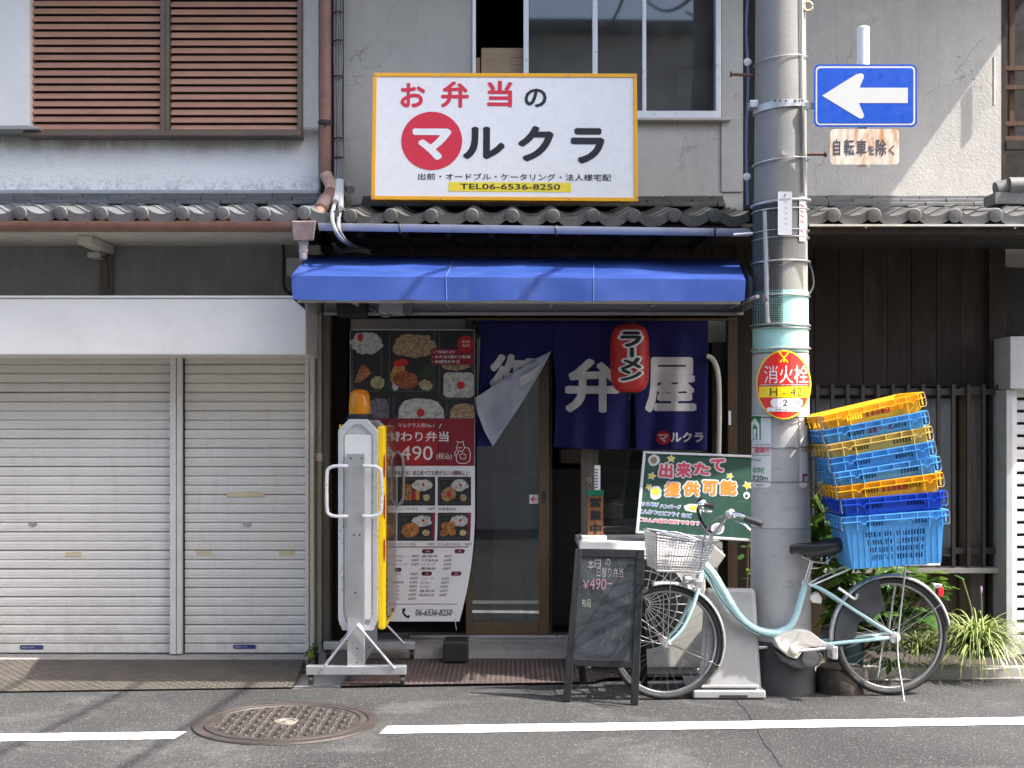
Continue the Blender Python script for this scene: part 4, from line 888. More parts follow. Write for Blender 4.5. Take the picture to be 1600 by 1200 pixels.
bprint('price_disc', [p for p in ell(650,692,34,34,40)], ink('price_red', 168,24,38), .0022, 8)
lettering('マルクラ人気No.1', (622,661,678,668), bsurf, m_wink, bn, .003)
for p, q in (((608,662),(612,669)), ((690,662),(686,669))): bprint('tick', stroke([p, q], 1), m_wink, .003)
lettering('日替わり弁当', (590,674,701,690), bsurf, m_wink, bn, .0034, .018)
lettering('￥', (606,701,619,719), bsurf, m_wink, bn, .0034); lettering('490', (626,697,676,719), bsurf, m_wink, bn, .0034)
lettering('(税込)', (682,708,706,719), bsurf, m_wink, bn, .0034)
for pts in ([(714,694),(712,689),(715,691),(719,691),(722,689),(722,694)], [(713,695),(711,700),(715,705),(721,705),(724,700),(722,694)], [(715,705),(711,712),(711,720),(716,724),(726,724),(732,720),(733,708),(730,700),(724,699)], [(716,711),(721,708),(726,711),(725,717),(718,717),(716,711)], [(714,699),(717,700),(720,699)], [(711,704),(708,709),(711,714)]):
    bprint('cat_line', stroke([(p[0]+2, p[1]) for p in pts], 1.1), m_wink, .003, 40)
lettering('家庭のお弁当！毎日食べても飽きない10種類以上！', (604,735,734,743), bsurf, ink('maroon_ink', 96, 22, 44), bn, .003, .008)
MAR = MATS['maroon_ink']
def bento(x0, y0, x1, y1, kind):
    bprint('photo', rect(x0,y0,x1,y1), b_dark, .0014); w_, h_ = x1-x0, y1-y0; f = lambda u, v: (x0+u*w_, y0+v*h_)
    if kind % 2: bprint('photo_edge', [f(.90,.02), f(.99,.02), f(.99,.98), f(.95,.98)], ink('photo_red', 130,18,50), .002)
    bprint('tray_outline', stroke([f(.06,.08), f(.06,.9), f(.92,.9), f(.88,.08), f(.06,.08)], 1.3), m_tray, .002)
    cx, cy = f(.65,.30); bprint('rice', ell(cx, cy, .26*w_, .20*h_, 20, .12, kind), f_rice, .0026); bprint('plum', ell(*f(.68,.28), 2.2, 2.4), b_ume, .0036)
    bprint('salad', ell(*f(.77,.72), .10*w_, .12*h_, 12, .12, kind+3), f_pot, .0026); bprint('greens', ell(*f(.2,.22), .1*w_, .09*h_, 12, .2, kind), f_green, .0026)
    if kind == 0:
        for i in range(3): bprint('fried_prawn', rrect(*f(.10+i*.10,.26), *f(.19+i*.10,.82), 2), f_fry, .003)
        bprint('pickle', rrect(*f(.42,.48), *f(.49,.8), 1.5), b_ume, .003); bprint('fried_prawn', rrect(*f(.49,.45), *f(.58,.82), 2), f_egg, .003)
    elif kind == 1: bprint('cutlet', ell(*f(.35,.62), .24*w_, .26*h_, 20, .05, 3, -.2), f_fry, .003)
    elif kind == 2: bprint('noodles', ell(*f(.33,.6), .24*w_, .24*h_, 20, .14, 4), f_noo, .003); bprint('ginger', ell(*f(.33,.6), 4, 5, 10, .2, 3), b_ume, .004)
    else:
        for i, (u, v) in enumerate(((.22,.46),(.42,.42),(.2,.72),(.45,.70),(.33,.6))): bprint('fried_chicken', ell(*f(u,v), .12*w_, .13*h_, 12, .14, i), f_fry, .003+.0003*i)
for x0, x1, k0, k1 in ((558,616,1,3), (621,680,0,1), (684,736,2,3)): bento(x0,745,x1,790,k0); bento(x0,801,x1,845,k1)
m_gri = ink('grey_ink', 60, 56, 72)
for st, x0, x1, y in (('エビフライ弁当',623,652,793), ('生姜焼弁当',685,712,793), ('チキンかつ弁当',622,650,848), ('からあげ弁当',685,720,848)): lettering(st, (x0,y,x1,y+4.5), bsurf, MAR, bn, .003)
for x, y in ((668,793),(605,793),(669,848),(605,848),(728,848)): lettering('540円', (x,y,x+11,y+4.5), bsurf, m_gri, bn, .003)
bprint('rule', rect(604,854,734,855.2), MAR, .003)
for x0, y0, x1 in ((661,858,680),(713,858,729),(612,887,630),(663,893,680),(711,893,728)): bprint('heading', rrect(x0,y0,x1,y0+6.5,3), MAR, .003); lettering('人気', (x0+6,y0+1.8,x1-6,y0+5), bsurf, m_wink, bn, .004)
rr = random.Random(2); names = ('フライ弁当','焼肉弁当','唐揚丼','とんかつ','すき焼弁当','ハンバーグ','カツカレー')
def rows(x0, x1, y, n, px):
    for i in range(n):
        lettering(names[rr.randrange(7)], (x0,y+i*6.4,x0+(x1-x0)*rr.uniform(.55,1),y+i*6.4+4.2), bsurf, MAR, bn, .003); lettering('%d0円' % rr.randrange(48,66), (px,y+i*6.4,px+12,y+i*6.4+4.2), bsurf, m_gri, bn, .003)
rows(614,641,867,3,645); rows(661,692,867,4,697); rows(614,636,895,7,645); rows(663,688,902,5,697); rows(714,724,867,3,724) if False else None
bprint('rule', rect(604,943.5,730,944.2), m_gri, .003)
lettering('マルクラ', (592,951,623,958), bsurf, m_gri, bn, .003)
bprint('handset_mark', [(637,951),(641,950),(642.5,954),(640,957),(646,962),(650,961),(652,964),(649,966),(642,963),(637,957)], k_blk, .003)
lettering('06-6536-8250', (661,952,725,962), bsurf, k_blk, bn, .003, .01)
for px, py, qx, qy in ((549,516,540,500), (740,516,747,501)): part('cord', MB().tube([P(px,py,YBn), P(qx,qy,YBn)], .003, 5), m_blk, bn)
part('eyelet_cord', MB().tube([P(711,966,YBn-.01), P(713,985,YBn-.02)], .003, 5), m_steel, bn)
wt = thing('banner_weight', MB().box(X(693,8.0), X(731,8.0), 7.93, 8.13, .03, .03+40*8/F*.82), m_blk, 'black square weight tied under the food banner', 'weight', bevel=.012)

# ------------------------------------------------------------------ wheeled illuminated sign seen end on
ws = root('wheeled_sign', (-.865, 7.7, .03), 'aluminium framed roll-out sign with yellow sides and amber beacon on castors', 'sign')
sx0, sx1, sy0, sy1, sz0, sz1 = X(528,7.35), X(590,7.35), 7.36, 8.02, Z(985,7.36), Z(655,7.36)
m_alw = M('pale_aluminium', (.72,.73,.75), .33, .55, var=.05, scale=5)
m_wend = M('white_end_panel', (.72,.72,.70), .42, var=.05)
cxm = (sx0+sx1)/2
def endprof(i): # outline in x,z with chamfered corners
    c = .062; a, b = sx0+i, sx1-i
    return [(a,sz0+c+i),(a+c*.4,sz0+i),(b-c*.4,sz0+i),(b,sz0+c+i),(b,sz1-c-i),(b-c,sz1-i),(a+c,sz1-i),(a,sz1-c-i)]
part('casing', MB().prism(endprof(.012), lambda x, z: (x, sy0+.02, z), lambda x, z: (x, sy1-.02, z)), m_alw, ws, bevel=.006)
for y0, y1 in ((sy0, sy0+.045), (sy1-.045, sy1)):
    o, n_ = endprof(0), endprof(.03); mb = MB(); nn = len(o)
    vs = [(x,y0,z) for x,z in o]+[(x,y1,z) for x,z in o]+[(x,y0,z) for x,z in n_]+[(x,y0+.012,z) for x,z in n_]
    fs = []
    for i in range(nn):
        j = (i+1) % nn; fs += [(i,j,nn+j,nn+i),(i,2*nn+i,2*nn+j,j),(2*nn+i,3*nn+i,3*nn+j,2*nn+j)]
    mb.add(vs, fs); part('end_rim', mb, m_alw, ws, bevel=.003)
part('end_panel', MB().box(sx0+.035, sx1-.035, sy0+.008, sy0+.019, sz0+.06, sz1-.09), m_wend, ws, bevel=.003)
k_syel = M('sign_face_yellow', srgb(246,206,20), .3, var=.04)
fc = part('sign_face', MB().box(sx1-.004, X(602,7.36), sy0+.018, sy1-.03, sz0+.0, sz1-.035), k_syel, ws, bevel=.016)
part('sign_face', MB().box(sx0-.004, sx0+.008, sy0+.07, sy1-.03, sz0+.02, sz1-.03), k_syel, ws, bevel=.004)
fxx = X(602,7.36); f_red = ink('face_red', 168,24,40)
ss = lambda a, b, h: Vector((fxx+h, sy0+.04+a*(sy1-sy0-.10), sz1-.06-b*(sz1-sz0-.08)))
sfr = lambda a, b, h: Vector((fxx-.020+a*.018, sy0+.018-h, sz1-.06-b*(sz1-sz0-.08)))
for i, ch in enumerate('お弁当'): lettering(ch, (.06,.10+i*.22,.94,.28+i*.22), ss, f_red, ws, .003, .06)
for i in range(6): printed('red_slash', [(.0,.76+.035*i),(1,.74+.035*i),(1,.757+.035*i),(0,.777+.035*i)], ss, f_red, ws, .002)
for i, (y0, y1) in enumerate(((.13,.25),(.33,.46),(.55,.67))): printed('red_mark', ell(.8, (y0+y1)/2, .38, (y1-y0)/2, 14, .25, i), sfr, f_red, ws, .002, clip=[((1,0,0),(1,0,0))])
part('clear_guard', MB().box(fxx+.006, fxx+.009, sy0+.045, sy1-.045, sz0+.05, sz1-.04), glassmat('clear_acrylic', (.80,.72,.62), .7, .05, .10), ws)
for y0, y1 in ((sy0-.028, sy0-.001), (sy1+.001, sy1+.028)): part('upright', MB().box(X(543,7.35), X(570,7.35), y0, y1, .075, Z(708,7.35)), m_alu, ws, bevel=.003)
mb = MB()
for px, py in ((548,716),(565,716),(553,836),(562,836),(555,926),(558,1013),(558,1035)): mb.lathe((X(px,7.33),sy0-.028,Z(py,7.33)), (0,-1,0), [(0,.006),(.003,.004)], 8)
part('screws', mb, m_dsteel, ws, kind='stuff')
m_pipe = M('white_pipe', (.78,.77,.76), .3, .3, var=.06)
def loop(sgn, y, D):
    x0 = X(545 if sgn < 0 else 568, 7.35); x1 = X(512, 7.35) if sgn < 0 else X(597, 7.35); z0, z1 = Z(806,7.35), Z(728,7.35); r = .05*sgn
    pts = [(x0,y,z1),(x1-r,y,z1),(x1-.3*r,y,z1-.012),(x1,y,z1-.05),(x1,y,z0+.05),(x1-.3*r,y,z0+.012),(x1-r,y,z0),(x0,y,z0)]
    part('grab_handle', MB().tube(spline(pts, 4), .010, 8), m_pipe, ws, True)
for sgn in (-1, 1): loop(sgn, sy0-.04, 7.32)
part('grab_handle', MB().tube(spline([P(603,706,8.06),P(618,706,8.06),P(627,712,8.06),P(630,726,8.06),P(630,770,8.06),P(627,784,8.06),P(618,790,8.06),P(603,790,8.06)], 4), .010, 8), M('shaded_pipe', (.30,.30,.30), .35, .5), ws, True)
for y, zz in ((sy0-.015, .10), (sy1+.015, .125)):
    part('foot_bar', MB().box(X(477,7.3), X(634,7.3), y-.026, y+.026, zz-.028, zz+.022), m_alu, ws, bevel=.004)
    for sgn in (-1, 1):
        xe = X(503 if sgn < 0 else 616, 7.3)
        part('brace', MB().tube([(cxm,y-.03,.36),(xe,y-.03,zz+.01)], .0075, 8), m_alu, ws)
        xc = X(484 if sgn < 0 else 628, 7.3); part('castor', MB().lathe((xc-.012,y,zz-.062 if zz < .11 else zz-.062), (1,0,0), [(0,.028),(.024,.028)], 14), m_blk, ws, bevel=.004)
        part('castor_fork', MB().box(xc-.016, xc+.016, y-.012, y+.012, zz-.04, zz-.0285), m_dsteel, ws)
part('base_rail', MB().box(cxm-.02, cxm+.02, sy0+.03, sy1-.02, .105, .14), m_alu, ws)
bc = Vector((X(561.5,7.5), 7.52, sz1+.002))
part('beacon_base', MB().lathe(bc, (0,0,1), [(0,.080),(.006,.080),(.012,.068),(.03,.066)], 28), m_blk, ws, 40)
def amber():
    s = NT('amber_plastic'); s.done((.85,.34,.015), .12, 0, .6); tr = s.n('ShaderNodeBsdfTransparent'); tr.inputs[0].default_value = (1,.50,.04,1); mx = s.n('ShaderNodeMixShader'); mx.inputs[0].default_value = .42
    s.l(s.b.outputs[0], mx.inputs[1]); s.l(tr.outputs[0], mx.inputs[2]); s.l(mx.outputs[0], s.out.inputs[0]); return s.m
part('beacon_dome', MB().lathe(bc+Vector((0,0,.012)), (0,0,1), [(0,.062),(.01,.064),(.07,.063),(.12,.060),(.145,.052),(.158,.038),(.163,.018),(.164,.001)], 32), amber(), ws, 60)
part('beacon_reflector', MB().lathe(bc+Vector((.006,0,.03)), (0,0,1), [(0,.030),(.03,.030),(.045,.016),(.06,.026),(.10,.030),(.11,.014)], 18), M('amber_reflector', (.95,.75,.25), .2, .3), ws, 50)
# ------------------------------------------------------------------ utility pole
pc = Vector((X(1219.5,7.28), 7.28, 0))
def pr_(z): return .1665-(z)*.0068
up = root('utility_pole', (pc.x, pc.y, 0), 'grey concrete utility pole with turquoise wrap, straps and stickers', 'utility pole')
def pole_conc():
    s = NT('pole_concrete'); n = s.noise(160, 4, .8); b = s.noise(3, 5, .6, stretch=(1,1,.4)); c = s.mix(s.ramp(b, .3, .7), (.22,.216,.20), (.285,.28,.262))
    c = s.mix(s.ramp(n, .56, .68, 0, .55), c, (.55,.54,.51)); c = s.mix(s.ramp(s.noise(90, 4, .8), .56, .7, 0, .5), c, (.14,.135,.125)); s.bump(n, .3, .004); return s.done(c, .85, 0, .3)
m_pc = pole_conc()
part('shaft', MB().lathe((pc.x,pc.y,-.03), (0,0,1), [(0,.168),(.6,.164),(3.0,.147),(6.0,.126),(9.0,.106)], 40), m_pc, up, 40)
def psurf(k=0.0):
    def fn(px, py, h):
        D = 7.12; z = Z(py, D); r = pr_(z)+k+h; x = max(-.999, min(.999, (X(px,D)-pc.x)/r)); a = math.asin(x)
        for _ in range(2):
            Dp = pc.y-r*math.cos(a); z = Z(py, Dp); r = pr_(z)+k+h; a = math.asin(max(-.999, min(.999, (X(px,Dp)-pc.x)/r)))
        return Vector((pc.x+r*math.sin(a), pc.y-r*math.cos(a), z))
    return fn
def sleeve(name, py0, py1, mat, k, n=48, rag=0):
    z0, z1 = Z(py1,7.12), Z(py0,7.12); return part(name, MB().lathe((pc.x,pc.y,z0), (0,0,1), [(0,pr_(z0)+k),((z1-z0)*.5,pr_((z0+z1)/2)+k),(z1-z0,pr_(z1)+k)], n, False), mat, up, True)
def wrapm(name, col, st):
    s = NT(name); a = s.noise(5, 5, .7); c = s.mix(s.ramp(a, .35, .7), col, mul(col, 1.12)); c = s.mix(s.ramp(s.noise(9, 5, .7, stretch=(1,1,3)), .58, .68, 0, .8), c, st)
    s.bump(s.noise(12, 4), .25, .01); return s.done(c, .42, 0, .45)
sleeve('turquoise_wrap', 452, 549, wrapm('turquoise_sheet', (.33,.60,.56), (.55,.66,.62)), .004)
sleeve('grey_wrap', 552, 826, wrapm('pale_grey_sheet', (.42,.42,.415), (.34,.33,.31)), .005); sleeve('grey_wrap', 827, 1012, wrapm('lower_grey_sheet', (.36,.36,.355), (.28,.265,.24)), .007)
part('base_collar', MB().lathe((pc.x,pc.y,-.02), (0,0,1), [(0,.20),(.02,.20),(.29,.183),(.31,.172)], 40), M('dark_base_collar', (.055,.057,.058), .7, var=.3, scale=4), up, 40)
def hoop(name, pyl, pyr, r, mat, k=.006, w=None, a0=-100, a1=100):
    pts = []
    for i in range(33):
        a = math.radians(a0+(a1-a0)*i/32); t = (math.sin(a)+1)/2; py = pyl*(1-t)+pyr*t; z = Z(py,7.15); R = pr_(z)+k+r
        pts.append((pc.x+R*math.sin(a), pc.y-R*math.cos(a), z))
    if w is None: return part(name, MB().tube(pts, r, 6), mat, up, True)
    mb = MB(); vs = []
    for i, p in enumerate(pts):
        a = math.radians(a0+(a1-a0)*i/32); o = Vector((math.sin(a), -math.cos(a), 0))*.004; p = Vector(p)
        vs += [p+Vector((0,0,w/2)), p-Vector((0,0,w/2)), p+o-Vector((0,0,w/2)), p+o+Vector((0,0,w/2))]
    mb.add(vs, [(4*i+k_, 4*i+(k_+1)%4, 4*i+4+(k_+1)%4, 4*i+4+k_) for i in range(32) for k_ in range(4)]); return part(name, mb, mat, up)
st_ = hoop('steel_band', 166, 158, .002, m_steel, .004, .040)
mb = MB()
for px in (1211,1219,1228,1243,1250,1255): mb.prism(ell(px, 157.5-(abs(px-1228)*.03), 1.6, 1.6, 10), lambda a,b: psurf(.0125)(a,b,0), lambda a,b: psurf(.0135)(a,b,0))
part('band_holes', mb, m_dsteel, st_, kind='stuff')
part('band_clamp', MB().box(pc.x-.185, pc.x-.135, 7.22, 7.30, Z(170,7.25), Z(158,7.25)), m_steel, up, bevel=.004)
for a, b, r in ((92,83,.003),(252,243,.005),(317,309,.009),(327,324,.005),(360,357,.004),(372,368,.004),(408,406,.006),(460,461,.005),(506,507,.006),(512,512,.004),(545,543,.006),(700,698,.003),(753,753,.003)):
    hoop('wire_tie', a, b, r, m_steel if a < 600 else m_cable)
hoop('wire_tie', 652, 652, .003, m_dsteel, .02)
part('band_seal', MB().prism(ell(1227,238,6,5,12), lambda a,b: psurf(.012)(a,b,0), lambda a,b: psurf(.02)(a,b,0)), M('cream_seal', (.62,.57,.50), .6), up)
part('step_bolt', MB().tube([P(1176,118,7.26), P(1142,116,7.26)], .009, 8).lathe(P(1143,116,7.26), (-1,0,0), [(0,.017),(.008,.017)], 10), M('rust_bolt', (.09,.045,.035), .7), up)
part('step_bolt', MB().tube([P(1256,241,7.26), P(1290,241,7.26)], .009, 8).lathe(P(1289,241,7.26), (1,0,0), [(0,.017),(.008,.017)], 10), MATS['rust_bolt'], up)
part('eye_hook', MB().tube([P(1262+7*math.cos(t), 10+7*math.sin(t), 7.2) for t in np.linspace(0, 6.0, 18)], .008, 8), M('brass_hook', (.55,.42,.28), .5, .4), up, True)
for px, py in ((1169,98),(1168,277)): part('insulator', MB().lathe(P(px,py,7.32), (-.4,-1,0), [(0,.016),(.012,.022),(.02,.013),(.03,.02),(.034,.008)], 14), M('porcelain', (.62,.60,.54), .25), up, 40)
part('down_wire', MB().tube([psurf(.006)(1253,-60,0), psurf(.006)(1254,150,0), psurf(.006)(1256,300,0)], .005, 6), M('pale_wire', (.52,.49,.44), .5), up)
part('down_wire', MB().tube([psurf(.008)(1249,-60,0), psurf(.008)(1252,150,0), psurf(.008)(1254,300,0)], .004, 6), m_cable, up)
part('blue_cable', MB().tube(spline([P(1171,-40,7.40),P(1166,40,7.42),P(1169,120,7.43),P(1166,220,7.43),P(1168,320,7.42)]), .007, 6), M('blue_cable', (.14,.20,.36), .5), up, True)
part('spur', MB().tube([P(1176,365,7.25), P(1146,367,7.25)], .011, 8), m_steel, up)
part('loop_cable', MB().tube(spline([P(1262,407,7.28),P(1269,425,7.28),P(1271,445,7.26),P(1266,457,7.24),P(1262,462,7.22)]), .006, 6), m_bcable, up, True)
# plastic net screen over the cables
net = MB(); f_ = psurf(.012); 
for px in np.arange(1176, 1222.5, 3.3): net.tube([f_(px,314,0), f_(px,420,0), f_(px,512,0)], .0018, 4)
for py in np.arange(316, 513, 3.4): net.tube([f_(px,py,0) for px in np.linspace(1175.5,1222,9)], .0018, 4)
part('net_screen', net, m_dsteel, up, kind='stuff', fix=False)
part('cable_bundle', MB().tube([psurf(.004)(1196,330,0), psurf(.006)(1198,420,0), psurf(.006)(1200,505,0)], .016, 10), M('pale_cable_cover', (.42,.42,.40), .6), up, True)
# plates and stickers
wp = part('tag_plate', MB().prism(rrect(1215.5,299,1237.5,367,2), lambda a,b: psurf(.02)(1226+(a-1226)*1.0,b,0), lambda a,b: psurf(.024)(a,b,0)), m_wink, up)
sf2 = psurf(.0255)
for y in (316,325,333,341,350): printed('tag_mark', stroke([(1226,y),(1226+4,y)], .8), sf2, m_gri, wp, 0)
printed('tag_mark', stroke([(1225,308),(1227.5,303)], 1.4), sf2, m_blk, wp, 0)
pp = printed('paper_sticker', rect(1249,307,1259.5,377), psurf(.010), m_wink, up, 0, cuts=[1252,1255,1257])
for y in (320,329,336,345,360): printed('sticker_mark', stroke([(1251,y),(1256,y+3)], 1.5), psurf(.012), k_red, up, 0)
# hydrant roundel
def hyd(px, py, h):
    D = 7.07+.11*((px-1224)/46)**2; return P(px, py, D-h)
hx = list(range(1180, 1270, 7)); h_red = M('hydrant_red', srgb(226,40,34), .35, var=.04); h_yel = M('hydrant_yellow', srgb(250,216,20), .35, var=.03)
hs = root('hydrant_sign', P(1224,655,7.07), 'round red fire hydrant sign with yellow strip strapped to the concrete pole', 'sign')
def disc3(name, poly, mat, h0, h1):
    printed('back_sheet', poly, hyd, m_steel, hs, h0-.001, cuts=hx); return printed(name, poly, hyd, mat, hs, h1, cuts=hx)
disc3('rim', ell(1224.5,601,43,54,56), h_yel, 0, .002); printed('face', ell(1224.5,601,41,52,56), hyd, h_red, hs, .003, cuts=hx)
lettering('消火栓', (1194,571,1263,599), hyd, m_wink, hs, .005, .004, cuts=hx)
for pl in ([(1217,550),(1233,550),(1233,552.2),(1217,552.2)], stroke([(1218,551),(1225,559),(1219,566)], 2.2), stroke([(1232,551),(1225,559),(1231,566)], 2.2), stroke([(1225,557),(1225,566)], 2)): printed('city_emblem', pl, hyd, h_yel, hs, .005)
printed('rule', rect(1188,600.5,1262,602), hyd, m_steel, hs, .0045, cuts=hx)
printed('yellow_strip', rrect(1186,604,1264,621,2), hyd, h_yel, hs, .0045, cuts=hx)
lettering('H - 42', (1203,606,1254,618.5), hyd, ink('faded_marker', 70, 62, 30), hs, .0062, .0)
printed('white_strip', rrect(1204,622.5,1254,636,6), hyd, m_wink, hs, .0045, cuts=hx); lettering('2', (1223.5,624,1231,634), hyd, m_ink, hs, .0062, .01); lettering('m', (1242,626.5,1250,634), hyd, k_red, hs, .0062)
printed('white_strip', rrect(1198,636.5,1258,643,3), hyd, m_wink, hs, .0045, cuts=hx); lettering('大阪市消防局', (1211,638,1239,642), hyd, m_ink, hs, .0062)
# evacuation plate on the pole
ps = psurf(.009); px_ = list(range(1174,1266,5))
ev = root('evacuation_sign', ps(1190,762,0), 'white evacuation site plate with green pictogram wrapped round the grey pole', 'sign')
EG = ink('evac_green', 0, 140, 88); 
o = printed('plate', rrect(1174.5,648,1205,762,7), ps, M('plate_white', (.72,.73,.73), .4, var=.04), ev, 0, cuts=px_); 
printed('pictogram', rect(1175.5,650,1189,687), ps, EG, ev, .001, cuts=px_); printed('pictogram_house', [(1176,687),(1176,660),(1181,653),(1187,663),(1187,687),(1184,687),(1184,668),(1180,662),(1178,668),(1178,687)], ps, m_wink, ev, .002, cuts=px_)
printed('pictogram_figure', [(1178.5,672),(1181,669),(1183,673),(1182,680),(1183,686),(1180.5,686),(1180,681),(1178.5,686),(1177.5,685),(1179,678)], ps, m_wink, ev, .0026)
for st, y0, y1, x0, x1, mt in (('避難所',698,708,1180,1203,k_red), ('Evacuation',709.5,712,1177,1203,m_ink), ('災害避難',694,696,1180,1203,m_gri), ('refuge',717,721,1176,1189,m_gri), ('中学校',730,740,1178,1194,EG), ('320m',743,751,1177,1200,m_ink), ('大阪市',756,760,1182,1193,m_gri)): lettering(st, (x0,y0,x1,y1), ps, mt, ev, .0025, .006 if y1-y0 > 5 else 0, cuts=px_)
ev2 = root('evacuation_sign', ps(1258,762,0), 'edge of a second white plate with red letters on the side of the grey pole', 'sign')
printed('plate', rrect(1249,648,1262,762,5), ps, MATS['plate_white'], ev2, 0, cuts=px_); printed('pictogram', rect(1258,650,1262,665), ps, EG, ev2, .001, cuts=px_)
lettering('災害', (1252,697,1262,706), ps, ink('dark_red_ink', 150,30,50), ev2, .002); lettering('r', (1254,740,1262,753), ps, MATS['dark_red_ink'], ev2, .002, .03)
# ------------------------------------------------------------------ one-way sign on its post
YO = 7.02
ow = root('one_way_sign', P(1351,260,YO), 'blue one-way sign with white arrow and rusty bicycle exemption plate on a white post', 'road sign')
m_blue = M('sign_blue', srgb(8,70,172), .32, var=.03); m_ows = M('retroreflective_white', (.52,.52,.50), .35, var=.03)
def slab(name, poly, mat, h0, h1, D=YO): return part(name, MB().prism(poly, lambda a,b: P(a,b,D-h0), lambda a,b: P(a,b,D-h1)), mat, ow)
slab('panel', rrect(1271.5,100.5,1433,198.5,9), m_blue, 0, .004)
printed('white_border', rrect(1274.5,103.5,1430,195.5,7), flat(YO), m_ows, ow, .0048); printed('blue_field', rrect(1277.3,106.3,1427.2,192.7,5), flat(YO), m_blue, ow, .0056)
ar = [(1284.5,149.5),(1338,116)]+[(1346+5*math.cos(a)-1, 119.5+5*math.sin(a)) for a in np.linspace(-2.2,.3,6)]+[(1343,137),(1418.5,137),(1418.5,161),(1342,161)]+[(1345+5*math.cos(a), 180.5+5*math.sin(a)) for a in np.linspace(-.3,2.2,6)]
printed('arrow', ar, flat(YO), m_ows, ow, .0066)
def rusty():
    s = NT('rust_stained_white'); x, y, z = s.sep(); n = s.noise(7, 6, .7, stretch=(2.4,1,.6)); c = s.mix(s.ramp(n, .42, .62, 0, 1), (.58,.54,.47), (.42,.20,.06)); c = s.mix(s.ramp(s.noise(24, 5, .8), .6, .75, 0, .6), c, (.35,.15,.05)); return s.done(c, .6)
slab('exemption_plate', rrect(1297,201.5,1405,257,6), rusty(), 0, .003)
for st, x0, x1, y0, y1 in (('自',1302,1313,217,243), ('転',1319,1335,217,243), ('車',1338,1354,218,243), ('を',1356,1367,227,242), ('除',1369,1385,217,243), ('く',1389,1398,227,242)): lettering(st, (x0,y0,x1,y1), flat(YO), m_gri, ow, .0045, .018)
part('post', MB().tube([P(1348.5,46,YO+.05), P(1348.5,263,YO+.05)], .034, 18), m_white, ow, 40)
part('post_cap', MB().lathe(P(1348.5,46,YO+.05), (0,0,1), [(0,.036),(.01,.034),(.016,.02),(.018,.001)], 18), m_white, ow, 40)
part('bracket', MB().box(X(1253,7.2), X(1350,7.1), 7.12, 7.135, Z(170,7.12), Z(160,7.12)), m_steel, ow); part('bracket', MB().box(X(1330,7.1), X(1368,7.1), YO+.085, YO+.10, Z(140,7.1), Z(128,7.1)).box(X(1330,7.1), X(1368,7.1), YO+.004, YO+.012, Z(140,7.1), Z(128,7.1)), m_steel, ow)

# ------------------------------------------------------------------ cables
cb = root('cable_bundle', P(528,300,8.3), 'grey cable bundle running down the wall beside the brown downpipe', 'cables')
for i, (px, r) in enumerate(((522.5,.008),(526.5,.009),(530.5,.009),(534,.007))):
    part('cable', MB().tube(spline([P(px+1.5*math.sin(i*2),-60,8.42), P(px,80,8.42), P(px+1.2*math.sin(i+1),180,8.41), P(px+1,250,8.40), P(px+2,300,8.25)]), r, 8), m_cable, cb, True)
for py in (18,62,118,215,245): part('tie', MB().tube([P(519,py+2,8.40), P(528,py,8.385), P(537,py+1,8.40)], .005, 5), m_bcable, cb)
part('taped_joint', MB().tube(spline([P(529,283,8.27),P(527,300,8.15),P(524,316,7.95)]), .020, 10), m_wcable, cb, True)
part('taped_joint', MB().tube(spline([P(533,283,8.27),P(533,305,8.1),P(532,326,7.8)]), .018, 10), m_wcable, cb, True)
part('drop_cable', MB().tube(spline([P(524,314,7.95),P(519,335,7.45),P(521,352,7.33),P(530,370,7.36),P(548,383,7.7),P(570,390,8.05)]), .013, 8), m_cable, cb, True)
part('drop_cable', MB().tube(spline([P(532,326,7.8),P(529,345,7.42),P(531,362,7.34),P(545,380,7.6),P(575,392,8.1)]), .012, 8), m_cable, cb, True)
for i in range(5):
    rr = random.Random(i+40); c0 = P(530+i*5, 389, 7.95)
    part('loose_wire', MB().tube(spline([P(522+rr.uniform(-4,4),380,7.7), P(523+i*3,391,7.8), P(530+i*6,396-i,7.9), P(538+i*4,388+rr.uniform(-4,4),7.9), P(548+i*5,391,8.0), P(580,397,8.15)]), .005, 6), m_cable, cb, True)
part('stub_pipe', MB().tube([P(538,288,8.45), P(548,297,8.30)], .028, 12), M('grey_stub', (.33,.32,.30), .7), cb)
# overhead wires out of view, added to cast shadows on awning and road
for i, (x, zf, zb, r) in enumerate(((1.00,7.6,5.25,.016),(1.72,7.9,5.25,.020),(2.35,7.7,5.25,.022))):
    sw = MB(); pts = [Vector((x+.25-.25*t, -2+9.25*t, zf+(zb-zf)*t-.35*math.sin(math.pi*t))) for t in np.linspace(0,1,16)]
    sw.tube(pts, r, 8); thing('shadow_wire', sw, m_bcable, 'black overhead service wire running from across the street to the upper eaves', 'wire', 'overhead service wires', loc=(x, 7.6, zb))
